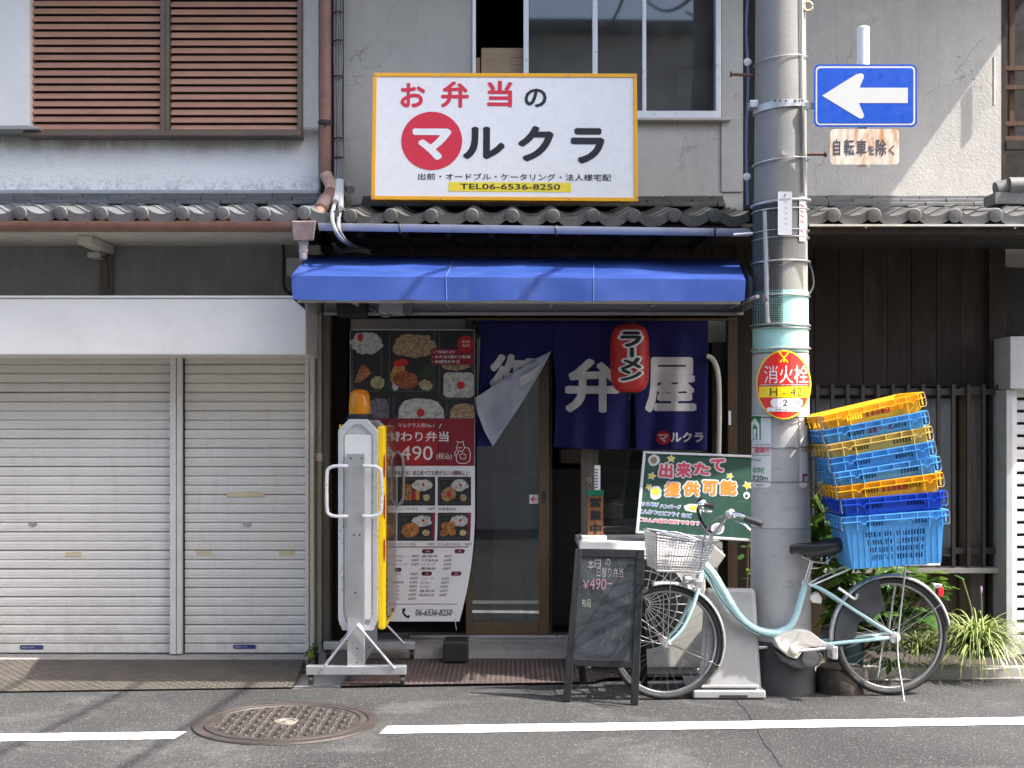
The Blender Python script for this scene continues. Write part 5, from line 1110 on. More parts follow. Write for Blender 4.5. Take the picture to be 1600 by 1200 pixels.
# ------------------------------------------------------------------ chalkboard A-stand
m_ch = wood_mat('black_stained_wood', (.022,.023,.026), rough=.6)
def slate():
    s = NT('chalky_slate'); a = s.noise(3.2, 6, .7, stretch=(1,1,1.6), dist=1.2); b = s.noise(9, 6, .75, stretch=(2,1,.7)); c = s.mix(s.ramp(a, .42, .72), (.022,.026,.031), (.07,.078,.088)); c = s.mix(s.ramp(b, .58, .78, 0, .6), c, (.17,.18,.19)); return s.done(c, .75, 0, .3)
cbd = root('chalkboard_stand', P(940,1092,7.05), 'black folding chalkboard stand with handwritten price beside the bicycle', 'chalkboard')
box_ = (880,857,1005,1097)
qf = quad(P(899,857,7.00), P(1007,859,6.94), P(879,1096,6.93), P(997,1102,6.84), box_)
part('slate', qbox(MB(), qf, 893, 992, 870, 1030, -.012, -.002), slate(), cbd)
for x0, x1 in ((880,893),(992,1005)): part('front_leg', qbox(MB(), qf, x0, x1, 857, 1097, -.022, .004), m_ch, cbd, bevel=.003)
part('top_rail', qbox(MB(), qf, 893.2, 991.8, 857, 870, -.022, .003), m_ch, cbd, bevel=.003); part('bottom_rail', qbox(MB(), qf, 893.2, 991.8, 1030, 1041, -.022, .003), m_ch, cbd, bevel=.003)
qb = quad(P(902,862,7.12), P(1005,864,7.06), P(905,1069,7.42), P(1012,1072,7.36), box_)
for x0, x1 in ((880,892),(993,1005)): part('rear_leg', qbox(MB(), qb, x0, x1, 860, 1097, -.02, .0), m_ch, cbd, bevel=.003)
part('rear_panel', qbox(MB(), qb, 892.3, 992.7, 870, 1030, -.012, -.004), wood_mat('brown_board', (.20,.11,.05)), cbd)
part('chain', MB().tube(spline([qf(915,1040,-.01), qf(925,1052,-.04), qf(945,1054,-.05), qf(965,1042,-.01)]), .0045, 6), m_dsteel, cbd, True)
c_w = M('white_chalk', (.27,.27,.27), .9, var=.6, scale=60); c_p = M('pink_chalk', (.28,.16,.20), .9, var=.3, scale=60); c_g = M('green_chalk', (.25,.32,.22), .9, var=.4, scale=60)
for st, x0, x1, y0, y1, mt in (('本',904,916,874,890,c_w),('日',917,928,874,887,c_w),('の',936,945,872,883,c_w),('日替り弁当',922,969,886,901,c_w),('￥',898,910,906,921,c_p),('490',911,940,903,921,c_p),('－',942,951,910,912,c_p),('有段',899,916,936,949,c_g)): lettering(st, (x0,y0,x1,y1), qf, mt, cbd, .0, .0)
# ------------------------------------------------------------------ green menu board
gb = root('green_menu_board', P(1085,845,7.7), 'green chalkboard with aluminium frame and colourful cut-out lettering propped on the counter', 'menu board')
gbx = (1000,705,1180,845)
gq = quad(P(1005,705,7.86), P(1184,712,7.78), P(993,833,7.74), P(1184,847,7.66), gbx)
m_gb = M('green_board', srgb(30,72,58), .55, var=.12, scale=5, dirt=.3, dirtcol=(.09,.13,.115))
part('board', qbox(MB(), gq, 1003, 1177, 709, 841, -.012, 0), m_gb, gb)
for a in ((1000,1180,705,709),(1000,1180,841,845)): part('frame_rail', qbox(MB(), gq, *a, -.014, .008), m_alup, gb, bevel=.002)
for a in ((1000,1004.5,709.2,840.8),(1176,1180,709.2,840.8)): part('frame_rail', qbox(MB(), gq, *a, -.014, .008), m_alup, gb, bevel=.002)
k_pnk = ink('cutout_pink', 206, 74, 96); k_or = ink('cutout_orange', 222, 138, 44); k_wc = M('cutout_white', (.66,.68,.70), .6); k_cb = ink('cutout_blue', 74, 110, 190); k_lp = ink('cutout_rose', 214,120,130); k_star = ink('star_yellow', 226,206,70)
def outlined(st, x0, y0, x1, y1, c, o=.05, w=2.2, ow=.13):
    lettering(st, (x0-w,y0-w,x1+w,y1+w), gq, k_wc, gb, .002, ow, name='letter_outline'); lettering(st, (x0,y0,x1,y1), gq, c, gb, .0036, o)
for st, x0, x1, y0, y1 in (('出',1028,1049,724,749),('来',1054,1077,721,747),('た',1081,1106,721,741),('て',1107,1129,713,734)): outlined(st, x0,y0,x1,y1,k_pnk)
for st, x0, x1, y0, y1 in (('提',1039,1062,756,780),('供',1067,1091,753,777),('可',1096,1119,750,774),('能',1123,1148,748,772)): outlined(st, x0,y0,x1,y1,k_or)
for st, x0, x1, y0 in (('からあげ',1006,1030,792),('ハンバーグ',1034,1064,794),('とんかつ',1003,1029,805),('エビフライ',1032,1062,806),('など',1067,1081,807)): outlined(st, x0,y0,x1,y0+6,k_cb,.02,1.2,.12)
outlined('ごはん大盛り無料できます', 1002,818.5,1094,825,k_lp,.02,1.2,.12)
for i, (x, y, r) in enumerate(((1045,716,6),(1017,747,6),(1137,741,5),(1014,766,5),(1164,755,6.5))):
    printed('star_outline', star(x,y,r+1.6,5,.56,.2*i), gq, k_wc, gb, .002); printed('star', star(x,y,r,5,.52,.2*i), gq, k_star, gb, .0032)
for i, (x, y, rx, ry) in enumerate(((1018,720,9,10),(1025,775,9,12),(1163,771,5,6),(1084,797,15,7),(1121,828,10,10))):
    printed('sticker', ell(x,y,rx,ry,18,.08,i), gq, k_wc, gb, .002)
printed('sticker_bowl', ell(1025,773,7,6), gq, k_star, gb, .003); printed('sticker_bowl', ell(1018,720,5,6), gq, ink('sticker_brown', 150,120,96), gb, .003); printed('sticker_bowl', ell(1163,772,2,2.5), gq, m_ink, gb, .003); printed('sticker_bowl', ell(1084,797,7,3.5), gq, k_star, gb, .003); printed('sticker_bowl', ell(1121,829,6,6), gq, ink('sticker_mauve', 150,140,170), gb, .003)
for a, b in (((1000,770),(1012,771)),((1150,781),(1177,782)),((1022,790),(1022,757)),((1010,745),(1022,790))): printed('chalk_line', stroke([a,b], .7), gq, M('board_chalk_line', (.14,.20,.18), .8), gb, .001)
# ------------------------------------------------------------------ white serving counter, open-for-business plate
ct = root('serving_counter', (X(1010,7.9), 7.95, 0), 'narrow white counter shelf under the serving window', 'counter')
part('top', MB().box(X(905,7.75), X(1128,7.75), 7.72, 8.26, Z(858,7.75), Z(846,7.75)), m_white, ct, bevel=.006)
part('front_apron', MB().box(X(899,7.75), X(1128,7.75), 7.70, 7.74, Z(868,7.7), Z(859,7.7)), m_white, ct, bevel=.004)
for px in (915, 1112): part('leg', MB().box(X(px,7.8), X(px+8,7.8), 7.76, 7.80, .03, Z(868.5,7.75)), m_white, ct)
part('riser_block', MB().box(X(908,7.8), X(948,7.8), 7.78, 8.0, Z(845.8,7.78), Z(838,7.78)), M('grey_white_block', (.52,.52,.50), .6), ct, bevel=.005)
op = root('wooden_open_plate', P(930,838,7.85), 'small upright wooden plate with black lettering and green cap on the counter', 'plate sign')
part('plate', MB().box(X(918,7.85), X(942.5,7.85), 7.85, 7.885, Z(838,7.85), Z(775,7.85)), wood_mat('orange_brown_wood', (.34,.15,.07)), op, bevel=.003)
part('cap', MB().box(X(917,7.85), X(943.5,7.85), 7.845, 7.89, Z(775,7.85)+.001, Z(766,7.85)), ink('cap_green', 0, 108, 78), op, bevel=.003)
for i, ch in enumerate('営業中'): lettering(ch, (921.5,777+i*20.5,939.5,793+i*20.5), flat(7.85), m_ink, op, .002, .05)
part('strip_card', MB().box(X(929,7.86), X(938,7.86), 7.858, 7.862, Z(765.5,7.86), Z(727,7.86)), m_wink, op)
for i in range(7): printed('strip_mark', rect(930,733+i*4.6,934,735+i*4.6), flat(7.858), ink('navy_ink', 36,44,90), op, .001)
part('ring_hook', MB().tube([P(921+3*math.cos(t), 750+3.5*math.sin(t), 8.24) for t in np.linspace(0,6,12)], .003, 5), MATS['brass_hook'], op)
# ------------------------------------------------------------------ outdoor unit behind the front wheel
ac = root('outdoor_unit', (X(1050,7.85), 7.9, .03), 'cream outdoor air unit with radial wire fan guard behind the bicycle wheel', 'air conditioner')
m_acw = M('aged_cream_plastic', (.56,.54,.48), .5, var=.08, dirt=.2)
fx, fz, fr_ = X(1006,7.6), Z(945,7.6), .27; yA = 7.62
part('casing', MB().box(X(985,7.65), X(1102,7.65), yA+.012, 7.95, .05, Z(872,7.65)), m_acw, ac, bevel=.012)
part('fan_recess', MB().lathe((fx,yA+.0115,fz), (0,-1,0), [(0,fr_),(.002,fr_-.004)], 36), m_dsteel, ac)
mb = MB()
for i in range(28):
    a = 2*math.pi*i/28; mb.tube([(fx+.035*math.cos(a),yA,fz+.035*math.sin(a)),(fx+fr_*math.cos(a),yA,fz+fr_*math.sin(a))], .0032, 5)
part('guard_spokes', mb, m_acw, ac, kind='stuff')
for r in (.035,.10,.15,.20,.27): part('guard_ring', MB().tube([(fx+r*math.cos(a),yA-.003,fz+r*math.sin(a)) for a in np.linspace(0,2*math.pi,40)[:-1]], .003, 5, closed=True), m_acw, ac)
part('valve_cover', MB().prism([(1104,845),(1114,850),(1134,868),(1120,888),(1104,895)], lambda a,b: P(a,b,7.62), lambda a,b: P(a,b,7.85)), m_acw, ac, bevel=.01)
part('foot', MB().box(X(1000,7.7), X(1088,7.7), 7.66, 7.9, .012, .049), m_rail, ac)
# ------------------------------------------------------------------ grey plastic sign base
gs_ = root('plastic_sign_base', (X(1140,7.15), 7.2, 0), 'grey hollow plastic weight base standing between the bicycle and the pole', 'sign base')
m_gp = M('weathered_grey_plastic', (.33,.335,.335), .5, var=.14, scale=5, dirt=.35, dirtcol=(.2,.2,.19))
part('body', MB().hexa([P(1090,1080,7.03),P(1190,1082,7.03),P(1188,1074,7.40),P(1092,1074,7.40),P(1101,918,7.10),P(1180,919,7.10),P(1178,920,7.34),P(1103,920,7.34)]), m_gp, gs_, bevel=.022)
part('skirt', MB().box(X(1083,7.0), X(1196,7.0), 6.99, 7.42, .006, .05), m_gp, gs_, bevel=.008)
part('grip_slot', MB().box(X(1124,6.99), X(1168,6.99), 6.986, 6.9885, .008, .026), m_dsteel, gs_)
part('moulded_rib', MB().hexa([P(1100,1064,7.02),P(1112,1064,7.02),P(1112,1064,7.1),P(1100,1064,7.1),P(1108,940,7.085),P(1118,940,7.085),P(1118,940,7.2),P(1108,940,7.2)]), m_gp, gs_, bevel=.004)
part('recess_plate', MB().box(X(1096,7.0), X(1186,7.0), 7.005, 7.03, .06, .075), m_gp, gs_, bevel=.004)
# ------------------------------------------------------------------ block under the rear wheel, bucket
def rockm():
    s = NT('mossy_block'); a = s.noise(14, 6, .75); c = s.mix(s.ramp(a, .3, .7), (.035,.03,.026), (.12,.10,.085)); s.bump(s.noise(22, 6, .8), .9, .03); return s.done(c, .9, 0, .3)
mb = MB(); rr = random.Random(5); c = Vector((X(1318,7.18), 7.22, 0)); R = .14
pr2 = [(0,R*.97),(.02,R),(.07,R*1.02),(.125,R*.98),(.14,R*.9)]
mb.lathe(c, (0,0,1), pr2, 26); mb.v = [(v[0]+rr.uniform(-.004,.004), v[1]+rr.uniform(-.004,.004), v[2]+rr.uniform(-.002,.003)*(v[2] > .01)) for v in mb.v]
thing('stone_block', mb, rockm(), 'dark rough round stone block on the ground beneath the rear wheel', 'stone', smooth=40)
bk = root('plant_pot', (X(1322,7.5), 7.55, 0), 'dark teal plastic plant pot behind the bicycle chain', 'plant pot')
part('pot', MB().lathe((X(1322,7.5),7.55,.02), (0,0,1), [(0,.10),(.02,.105),(.25,.125),(.255,.135),(.28,.135),(.28,.12),(.24,.115)], 28), M('teal_plastic', (.025,.06,.062), .45, var=.2), bk, 40)
part('soil', MB().lathe((X(1322,7.5),7.55,.25), (0,0,1), [(0,.117),(.005,.11),(.006,.001)], 20), MATS['dark_soil'], bk)

# ------------------------------------------------------------------ bicycle
YAW = math.atan2(.11, 1.27)
def bD(px): return 7.0+(px-1040)/353*.11
def B(px, py, t=0.0): return P(px, py, bD(px))+Vector((0, 0, .012))+Vector((-math.sin(YAW), math.cos(YAW), 0))*t
bi = root('bicycle', P(1215,1092,6.97), 'pale turquoise electric-assist city bicycle with silver basket parked beside the pole', 'bicycle')
U, N_ = Vector((math.cos(YAW), math.sin(YAW), 0)), Vector((-math.sin(YAW), math.cos(YAW), 0))
m_tq = M('turquoise_paint', srgb(170,208,210), .28, .0, var=.05, coat=.5, scale=4); m_chr = M('chrome', (.75,.75,.76), .16, 1.0, var=.08); m_sil = M('silver_alloy', (.62,.62,.62), .32, .8, var=.1)
m_tyre = M('tyre_rubber', (.022,.022,.023), .75, var=.25); m_wpl = M('ivory_plastic', (.66,.64,.58), .35, var=.05); m_gpl = M('grey_plastic', (.10,.10,.11), .4, var=.1); m_skirt = M('smoked_guard_plastic', (.052,.055,.062), .35, var=.35, scale=12)
def ring(c, R, r, n=64, k=10): return MB().tube([c+U*(R*math.cos(a))+Vector((0,0,R*math.sin(a))) for a in np.linspace(0,2*math.pi,n+1)[:-1]], r, k, closed=True)
spoke_me = mesh('spoke', MB().tube([(0,0,0),(0,0,1)], .0010, 5), M('spoke_steel', (.36,.36,.37), .35, .9))
def wheel(c, R, name='wheel'):
    wh = part(name, ring(c, R-.016, .0175), m_tyre, bi, True)
    mb = MB(); n = 72
    pr = [(R-.031,-.011),(R-.041,-.011),(R-.045,-.006),(R-.045,.006),(R-.041,.011),(R-.031,.011)]; vs = []; m = len(pr)
    for i in range(n):
        a = 2*math.pi*i/n
        for rad, t in pr: vs.append(c+U*(rad*math.cos(a))+Vector((0,0,rad*math.sin(a)))+N_*t)
    mb.add(vs, [(i*m+j, i*m+(j+1)%m, ((i+1)%n)*m+(j+1)%m, ((i+1)%n)*m+j) for i in range(n) for j in range(m)])
    part('rim', mb, M('rim_alloy', (.33,.33,.335), .42, .85, var=.1), wh, 40)
    part('hub', MB().lathe(c-N_*.045, N_, [(0,.012),(.008,.012),(.009,.026),(.014,.026),(.016,.015),(.074,.015),(.076,.026),(.081,.026),(.082,.012),(.09,.012)], 18), m_sil, wh, 40)
    for i in range(32):
        a = 2*math.pi*(i+.3)/32; s_ = 1 if i % 2 else -1; off = (.5 if (i//2) % 2 else -.5)
        p = c+N_*(.03*s_)+U*(.024*math.cos(a+off*1.6))+Vector((0,0,.024*math.sin(a+off*1.6))); q = c+U*((R-.049)*math.cos(a))+Vector((0,0,(R-.049)*math.sin(a)))
        d = q-p; m4 = d.to_track_quat('Z','Y').to_matrix().to_4x4(); piece('spoke', spoke_me, T(p) @ m4 @ SC(1,1,d.length), wh)
    return wh
cf, cr_ = B(1040,1006.5), B(1391,994); RF = cf.z-.0; RF = .314; cf.z = RF; RR = .326; cr_.z = .004+RR
fw = wheel(cf, RF); rw = wheel(cr_, RR)
def fender(c, R, a0, a1, wd, name):
    mb = MB(); pr = [(0,-wd),(.010,-wd*.8),(.016,-wd*.4),(.018,0),(.016,wd*.4),(.010,wd*.8),(0,wd)]; vs = []; n = 40; m = len(pr)
    for i in range(n+1):
        a = math.radians(a0+(a1-a0)*i/n)
        for dr, t in pr: vs.append(c+(U*math.cos(a)+Vector((0,0,math.sin(a))))*(R+dr)+N_*t)
    mb.add(vs, [(i*m+j, i*m+j+1, (i+1)*m+j+1, (i+1)*m+j) for i in range(n) for j in range(m-1)])
    o = part(name, mb, m_sil, bi, True); s_ = o.modifiers.new('solid','SOLIDIFY'); s_.thickness = .0015; return o
fender(cf, RF+.004, -28, 104, .026, 'front_fender'); fender(cr_, RR+.004, 8, 200, .028, 'rear_fender')
for s_ in (-1, 1):
    part('fender_stay', MB().tube([cf+N_*.05*s_, cf+(U*math.cos(-.42)+Vector((0,0,math.sin(-.42))))*(RF+.012)+N_*.027*s_], .003, 6), m_chr, bi)
    part('fender_stay', MB().tube([cr_+N_*.06*s_, cr_+(U*math.cos(.56)+Vector((0,0,math.sin(.56))))*(RR+.012)+N_*.028*s_], .003, 6), m_chr, bi)
# frame
hd0, hd1 = B(1096,893), B(1107,868)
part('head_tube', MB().tube([B(1094,899), B(1106,868)], .020, 14), m_tq, bi, True)
part('main_tube', MB().tube(spline([B(1099,884), B(1113,899), B(1130,926), B(1148,957), B(1165,977), B(1185,989), B(1205,993), B(1222,993)]), .0235, 16), m_tq, bi, True)
part('lower_brace', MB().tube(spline([B(1094,897), B(1106,906), B(1124,934), B(1140,960)]), .012, 10), m_tq, bi, True)
part('seat_tube', MB().tube(spline([B(1214,992), B(1230,985), B(1241,972), B(1250,945), B(1259,913)]), .018, 14), m_tq, bi, True)
part('seat_post', MB().tube([B(1258,915), B(1268,880)], .0125, 12), m_chr, bi, True)
part('seat_clamp', MB().lathe(B(1257.5,917), B(1268,880)-B(1257.5,917), [(0,.022),(.022,.022)], 16), m_sil, bi, True)
for s_ in (-1, 1):
    part('seat_stay', MB().tube(spline([B(1261,915,s_*.022), B(1285,925,s_*.045), B(1330,955,s_*.058), B(1386,990,s_*.062)]), .0095, 10), m_tq, bi, True)
    part('chain_stay', MB().tube([B(1262,1004,s_*.045), B(1290,1007,s_*.052), B(1385,997,s_*.062)], .0105, 10), m_tq, bi, True)
    part('fork_blade', MB().tube(spline([B(1093,905,s_*.032), B(1087,925,s_*.046), B(1077,955,s_*.05), B(1062,985,s_*.05), B(1043,1005,s_*.05)]), [.0125-.0045*i/24 for i in range(25)], 12), m_tq, bi, True)
    part('axle_nut', MB().lathe(cf+N_*(.05*s_), N_*s_, [(0,.011),(.012,.011),(.014,.006),(.02,.006)], 8), m_chr, bi); part('axle_nut', MB().lathe(cr_+N_*(.064*s_), N_*s_, [(0,.016),(.01,.016),(.014,.008),(.022,.008)], 10), m_chr, bi)
part('fork_crown', MB().tube([B(1094,903,-.034), B(1094,903,.034)], .015, 10), m_tq, bi, True)
part('brake_caliper', MB().box(*sorted((B(1080,905).x, B(1092,905).x)), 6.86, 6.96, B(1086,918).z, B(1086,905).z), m_sil, bi, bevel=.006)
# motor and cranks
mt = part('motor_cover', MB().prism([(1205,1000),(1214,993),(1228,988),(1246,985),(1262,988),(1278,1000),(1290,1007),(1288,1012),(1262,1012),(1250,1018),(1240,1031),(1226,1026),(1212,1014)], lambda a,b: B(a,b,-.062), lambda a,b: B(a,b,.05)), m_wpl, bi, bevel=.008)
part('motor_body', MB().prism([(1208,1018),(1226,1028),(1240,1034),(1258,1020),(1276,1018),(1284,1026),(1278,1042),(1262,1047),(1240,1046),(1220,1036)], lambda a,b: B(a,b,-.035), lambda a,b: B(a,b,.04)), m_gpl, mt, bevel=.01)
part('motor_cap', MB().lathe(B(1262,1030,-.036), -N_, [(0,.048),(.012,.046),(.016,.036),(.017,.001)], 24), M('mid_grey_plastic', (.17,.17,.18), .4), mt, 40)
part('star_rib', MB().prism([(1246,987),(1252,1000),(1262,1009),(1246,1006),(1228,1010),(1238,1000)], lambda a,b: B(a,b,-.0625), lambda a,b: B(a,b,-.067)), m_wpl, mt, bevel=.002)
part('crank', MB().tube([B(1234,1017,-.085), B(1262,1014.5,-.085), B(1287,1012,-.085)], [.012,.009,.010], 10), m_sil, bi, True); part('crank', MB().tube([B(1234,1017,.085), B(1205,1019,.085), B(1180,1020,.085)], [.012,.009,.010], 10), m_sil, bi, True)
part('crank_boss', MB().lathe(B(1234,1017,-.06), -N_, [(0,.026),(.03,.024),(.036,.016),(.037,.001)], 20), M('ivory_cap', (.60,.57,.47), .4), bi, 40)
def pedal(px, py, t):
    c = B(px,py,t); m_ = T(c) @ RZ(YAW) @ RX(1.35); o = piece('pedal', mesh('pedal', MB().box(-.034,.034,-.044,.044,-.012,.012), m_sil), m_, bi); bev(o, .004); return o
pd1 = piece('pedal', mesh('pedal', MB().box(-.016,.016,-.045,.045,-.036,.036), m_sil), T(B(1288,1015,-.135)) @ RZ(YAW), bi); bev(pd1, .006)
pd2 = piece('pedal', mesh('pedal', MB().box(-.04,.012,-.045,.045,-.012,.012), m_gpl), T(B(1178,1020,.135)) @ RZ(YAW), bi); bev(pd2, .004)
part('chain_case', MB().prism([(1236,1006),(1290,1000),(1384,990),(1390,996),(1384,1002),(1290,1012),(1236,1026)], lambda a,b: B(a,b,.062), lambda a,b: B(a,b,.075)), m_gpl, bi, bevel=.003)
part('rear_cog_cover', MB().lathe(cr_+N_*-.062, -N_, [(0,.034),(.012,.03),(.016,.018)], 20), m_sil, bi, 40)
# saddle
def saddle():
    L, R_ = B(1233,862), B(1313,856); c = MB(); n = 14; vs = []; m = 12
    for i in range(n+1):
        t = i/n; p = L.lerp(R_, t); wd = .012+.085*(max(0, t-.12)/.88)**1.2*(1 if t < .9 else 1-(t-.9)*3.2); hgt = .040+.016*t; top_ = .012*math.sin(t*math.pi*1.0)*-.6+.018*max(0, t-.55)+(.006 if t < .1 else .012)
        for j in range(m):
            a = 2*math.pi*j/m; y = wd*math.cos(a); z = (math.sin(a)*hgt*.55 if math.sin(a) > 0 else math.sin(a)*hgt*(1.25 if .25 < t < .95 else .8)); vs.append(p+N_*y+Vector((0,0,z+top_)))
    c.add(vs, [(i*m+j, i*m+(j+1)%m, (i+1)*m+(j+1)%m, (i+1)*m+j) for i in range(n) for j in range(m)]+[tuple(range(m-1,-1,-1)), tuple(n*m+j for j in range(m))])
    o = part('saddle', c, M('black_vinyl', (.022,.023,.027), .38, var=.15), bi, True); sb = o.modifiers.new('sub','SUBSURF'); sb.levels = 1; sb.render_levels = 2
    for s_ in (-1, 1): part('saddle_spring', MB().tube([B(1288,872,s_*.05)+Vector((.006*math.cos(a),.006*math.sin(a),-.0016*a)) for a in np.linspace(0,25,60)], .003, 5), m_chr, o, True)
    part('saddle_rail', MB().tube(spline([B(1252,872), B(1268,880), B(1290,882), B(1300,872)]), .006, 6), m_chr, o, True)
saddle()
# handlebar, grips, levers, lamp
part('quill_stem', MB().tube([B(1106,870), B(1110,850), B(1112,834)], .0125, 12), m_chr, bi, True); part('headset', MB().lathe(B(1104,876), B(1112,836)-B(1104,876), [(0,.025),(.012,.027),(.014,.022),(.026,.02),(.03,.014)], 18), m_sil, bi, 40)
hb0 = B(1112,832)
def HP(px, py, D): return P(px, py, D)
far = [HP(1112,833,6.93), HP(1104,826,7.0), HP(1095,812,7.07), HP(1091,798,7.13), HP(1096,788,7.18), HP(1107,788,7.2)]
near = [HP(1112,833,6.93), HP(1118,832,6.88), HP(1126,822,6.80), HP(1136,807,6.72), HP(1150,803,6.68), HP(1170,812,6.64)]
part('handlebar', MB().tube(spline(far), .011, 12), m_chr, bi, True); part('handlebar', MB().tube(spline(near), .011, 12), m_chr, bi, True)
part('grip', MB().tube([HP(1098,787,7.18), HP(1106,788,7.2), HP(1115,792,7.2)], [.015,.017,.015], 12), M('grip_rubber', (.035,.033,.032), .65), bi, True); part('grip', MB().tube([HP(1163,810,6.65), HP(1176,814,6.63), HP(1191,820,6.6)], [.014,.017,.015], 12), MATS['grip_rubber'], bi, True)
part('control_unit', MB().lathe(HP(1142,803,6.71), (.6,-.6,.3), [(-.018,.022),(.012,.024),(.018,.014)], 14), m_wpl, bi, 40); part('bell', MB().lathe(HP(1096,785,7.15), (-.2,-.5,.8), [(0,.026),(.01,.025),(.018,.016),(.021,.001)], 18), m_chr, bi, 40)
part('brake_lever', MB().tube(spline([HP(1144,808,6.69), HP(1155,816,6.63), HP(1163,820,6.6), HP(1172,829,6.58)]), [.007]*19, 8), m_chr, bi, True); part('brake_lever', MB().tube(spline([HP(1094,792,7.16), HP(1102,799,7.15), HP(1112,800,7.16)]), .007, 8), m_chr, bi, True)
for pts in ([HP(1140,806,6.70), HP(1118,812,6.74), HP(1104,826,6.80), HP(1098,856,6.84), HP(1094,892,6.88)], [HP(1142,804,6.72), HP(1122,808,6.78), HP(1108,820,6.84), HP(1100,852,6.87), HP(1090,905,6.88)], [HP(1094,796,7.14), HP(1096,820,7.05), HP(1102,850,6.98), HP(1098,880,6.94)]): part('brake_cable', MB().tube(spline(pts), .003, 6), m_cable, bi, True)
part('brake_cable', MB().tube(spline([B(1096,890,-.03), B(1106,905,-.034), B(1122,935,-.034), B(1146,965,-.034), B(1175,988,-.032), B(1206,1000,-.04)]), .003, 6), m_bcable, bi, True)
part('front_lamp', MB().lathe(B(1072,908,-.04), (-1,-.1,.05), [(-.03,.014),(-.02,.024),(.02,.028),(.024,.022),(.026,.001)], 18), m_sil, bi, 40)
# basket
def basket():
    A = [(1016,834,.0),(1104,845,.0),(1085,892,.0),(1018,890,.0)]; wt_, wb = .185, .14
    def bp(u, v, s): # u along length, v 0 top..1 bottom, s across -1..1
        x = (1016*(1-u)+1106*u)*(1-v)+(1019*(1-u)+1086*u)*v; y = (833*(1-u)+846*u)*(1-v)+(891*(1-u)+893*u)*v; return B(x, y, s*(wt_*(1-v)+wb*v))
    bs = part('basket', MB().tube([bp(0,0,-1),bp(.5,0,-1),bp(1,0,-1),bp(1,0,0),bp(1,0,1),bp(.5,0,1),bp(0,0,1),bp(0,0,0)], .0055, 8, closed=True), m_chr, bi)
    wires = MB()
    for k in range(19):
        u = k/18
        for s_ in (-1, 1): wires.tube([bp(u,0,s_), bp(u,1,s_)], .0017, 4)
    for k in range(-8, 9):
        for u in (0, 1): wires.tube([bp(u,0,k/8.5), bp(u,1,k/8.5)], .0017, 4)
    for k in range(1, 12):
        v = k/12; wires.tube([bp(0,v,-1),bp(1,v,-1),bp(1,v,1),bp(0,v,1)], .0015, 4, closed=True)
    for k in range(9): wires.tube([bp(k/8,1,-1), bp(k/8,1,1)], .002, 4)
    part('wire_mesh', wires, M('basket_wire', (.42,.42,.43), .38, .85), bs, kind='stuff', fix=False)
    part('bottom_frame', MB().tube([bp(0,1,-1),bp(1,1,-1),bp(1,1,1),bp(0,1,1)], .007, 6, closed=True), m_sil, bs)
    part('carry_bar', MB().tube(spline([bp(.02,0,-1), bp(.3,-.12,-1), bp(.65,-.02,-1), bp(1,.05,-.95)]), .0045, 8), m_chr, bs, True)
    part('basket_stay', MB().tube([bp(.35,1,-.7), cf-N_*.055], .0035, 6), m_chr, bs); part('basket_stay', MB().tube([bp(.35,1,.7), cf+N_*.055], .0035, 6), m_chr, bs)
    part('bracket', MB().tube([bp(.9,1,0), B(1100,890)], .009, 6), m_sil, bs)
basket()
# rear: skirt guard, rack, light, stand, lock
def skirt(s_):
    pts = []
    for a in np.linspace(math.radians(104), math.radians(192), 16): pts.append((math.cos(a)*(RR+.002), math.sin(a)*(RR+.002)))
    for a in np.linspace(math.radians(186), math.radians(108), 8): pts.append((math.cos(a)*RR*.42+(-.07 if a > 2.6 else 0), math.sin(a)*RR*.42+.02))
    f_ = lambda t: (lambda a, b: cr_+U*a+Vector((0,0,b))+N_*(s_*t)); part('skirt_guard', MB().prism(pts, f_(.036), f_(.039)), m_skirt, bi)
skirt(-1); skirt(1)
for s_ in (-1, 1):
    part('rack_rail', MB().tube([B(1262,918,s_*.03), B(1290,905,s_*.05), B(1332,886,s_*.055), B(1330,885,s_*.055), B(1462,884,s_*.055)], .0055, 8), m_sil, bi)
    part('rack_leg', MB().tube([B(1409,886,s_*.055), B(1396,990,s_*.066)], .0055, 8), m_sil, bi)
for px in (1345, 1390, 1440): part('rack_cross', MB().tube([B(px,885,-.055), B(px,885,.055)], .005, 6), m_sil, bi)
part('tail_lamp', MB().prism([(1463,918),(1470,918),(1473,928),(1470,936),(1464,934)], lambda a,b: B(a,b,-.022), lambda a,b: B(a,b,.022)), M('red_lens', (.55,.02,.03), .2), bi, bevel=.004); part('lamp_hood', MB().prism([(1456,914),(1470,916),(1468,921),(1458,922)], lambda a,b: B(a,b,-.024), lambda a,b: B(a,b,.024)), m_sil, bi, bevel=.003)
part('ring_lock', MB().tube(spline([B(1305,920,-.05), B(1318,929,-.055), B(1330,937,-.055), B(1335,930,-.05)]), .009, 8), m_sil, bi, True)
part('chain_lock', MB().prism([(1266,933),(1277,928),(1283,938),(1282,946),(1270,945),(1264,940)], lambda a,b: B(a,b,-.02), lambda a,b: B(a,b,.03)), m_wpl, bi, bevel=.006)
part('kickstand', MB().tube(spline([B(1393,996,-.08), B(1392,1030,-.10), B(1395,1070,-.13), B(1396,1101,-.16)]), [.006]*19, 8), m_chr, bi, True); part('kickstand', MB().tube(spline([B(1390,998,.08), B(1385,1040,.09), B(1380,1080,.10)]), .006, 8), m_chr, bi, True)
part('stand_foot', MB().tube([B(1385,1102,-.16), B(1397,1103,-.16), B(1400,1100,-.10)], .008, 8), m_steel, bi)

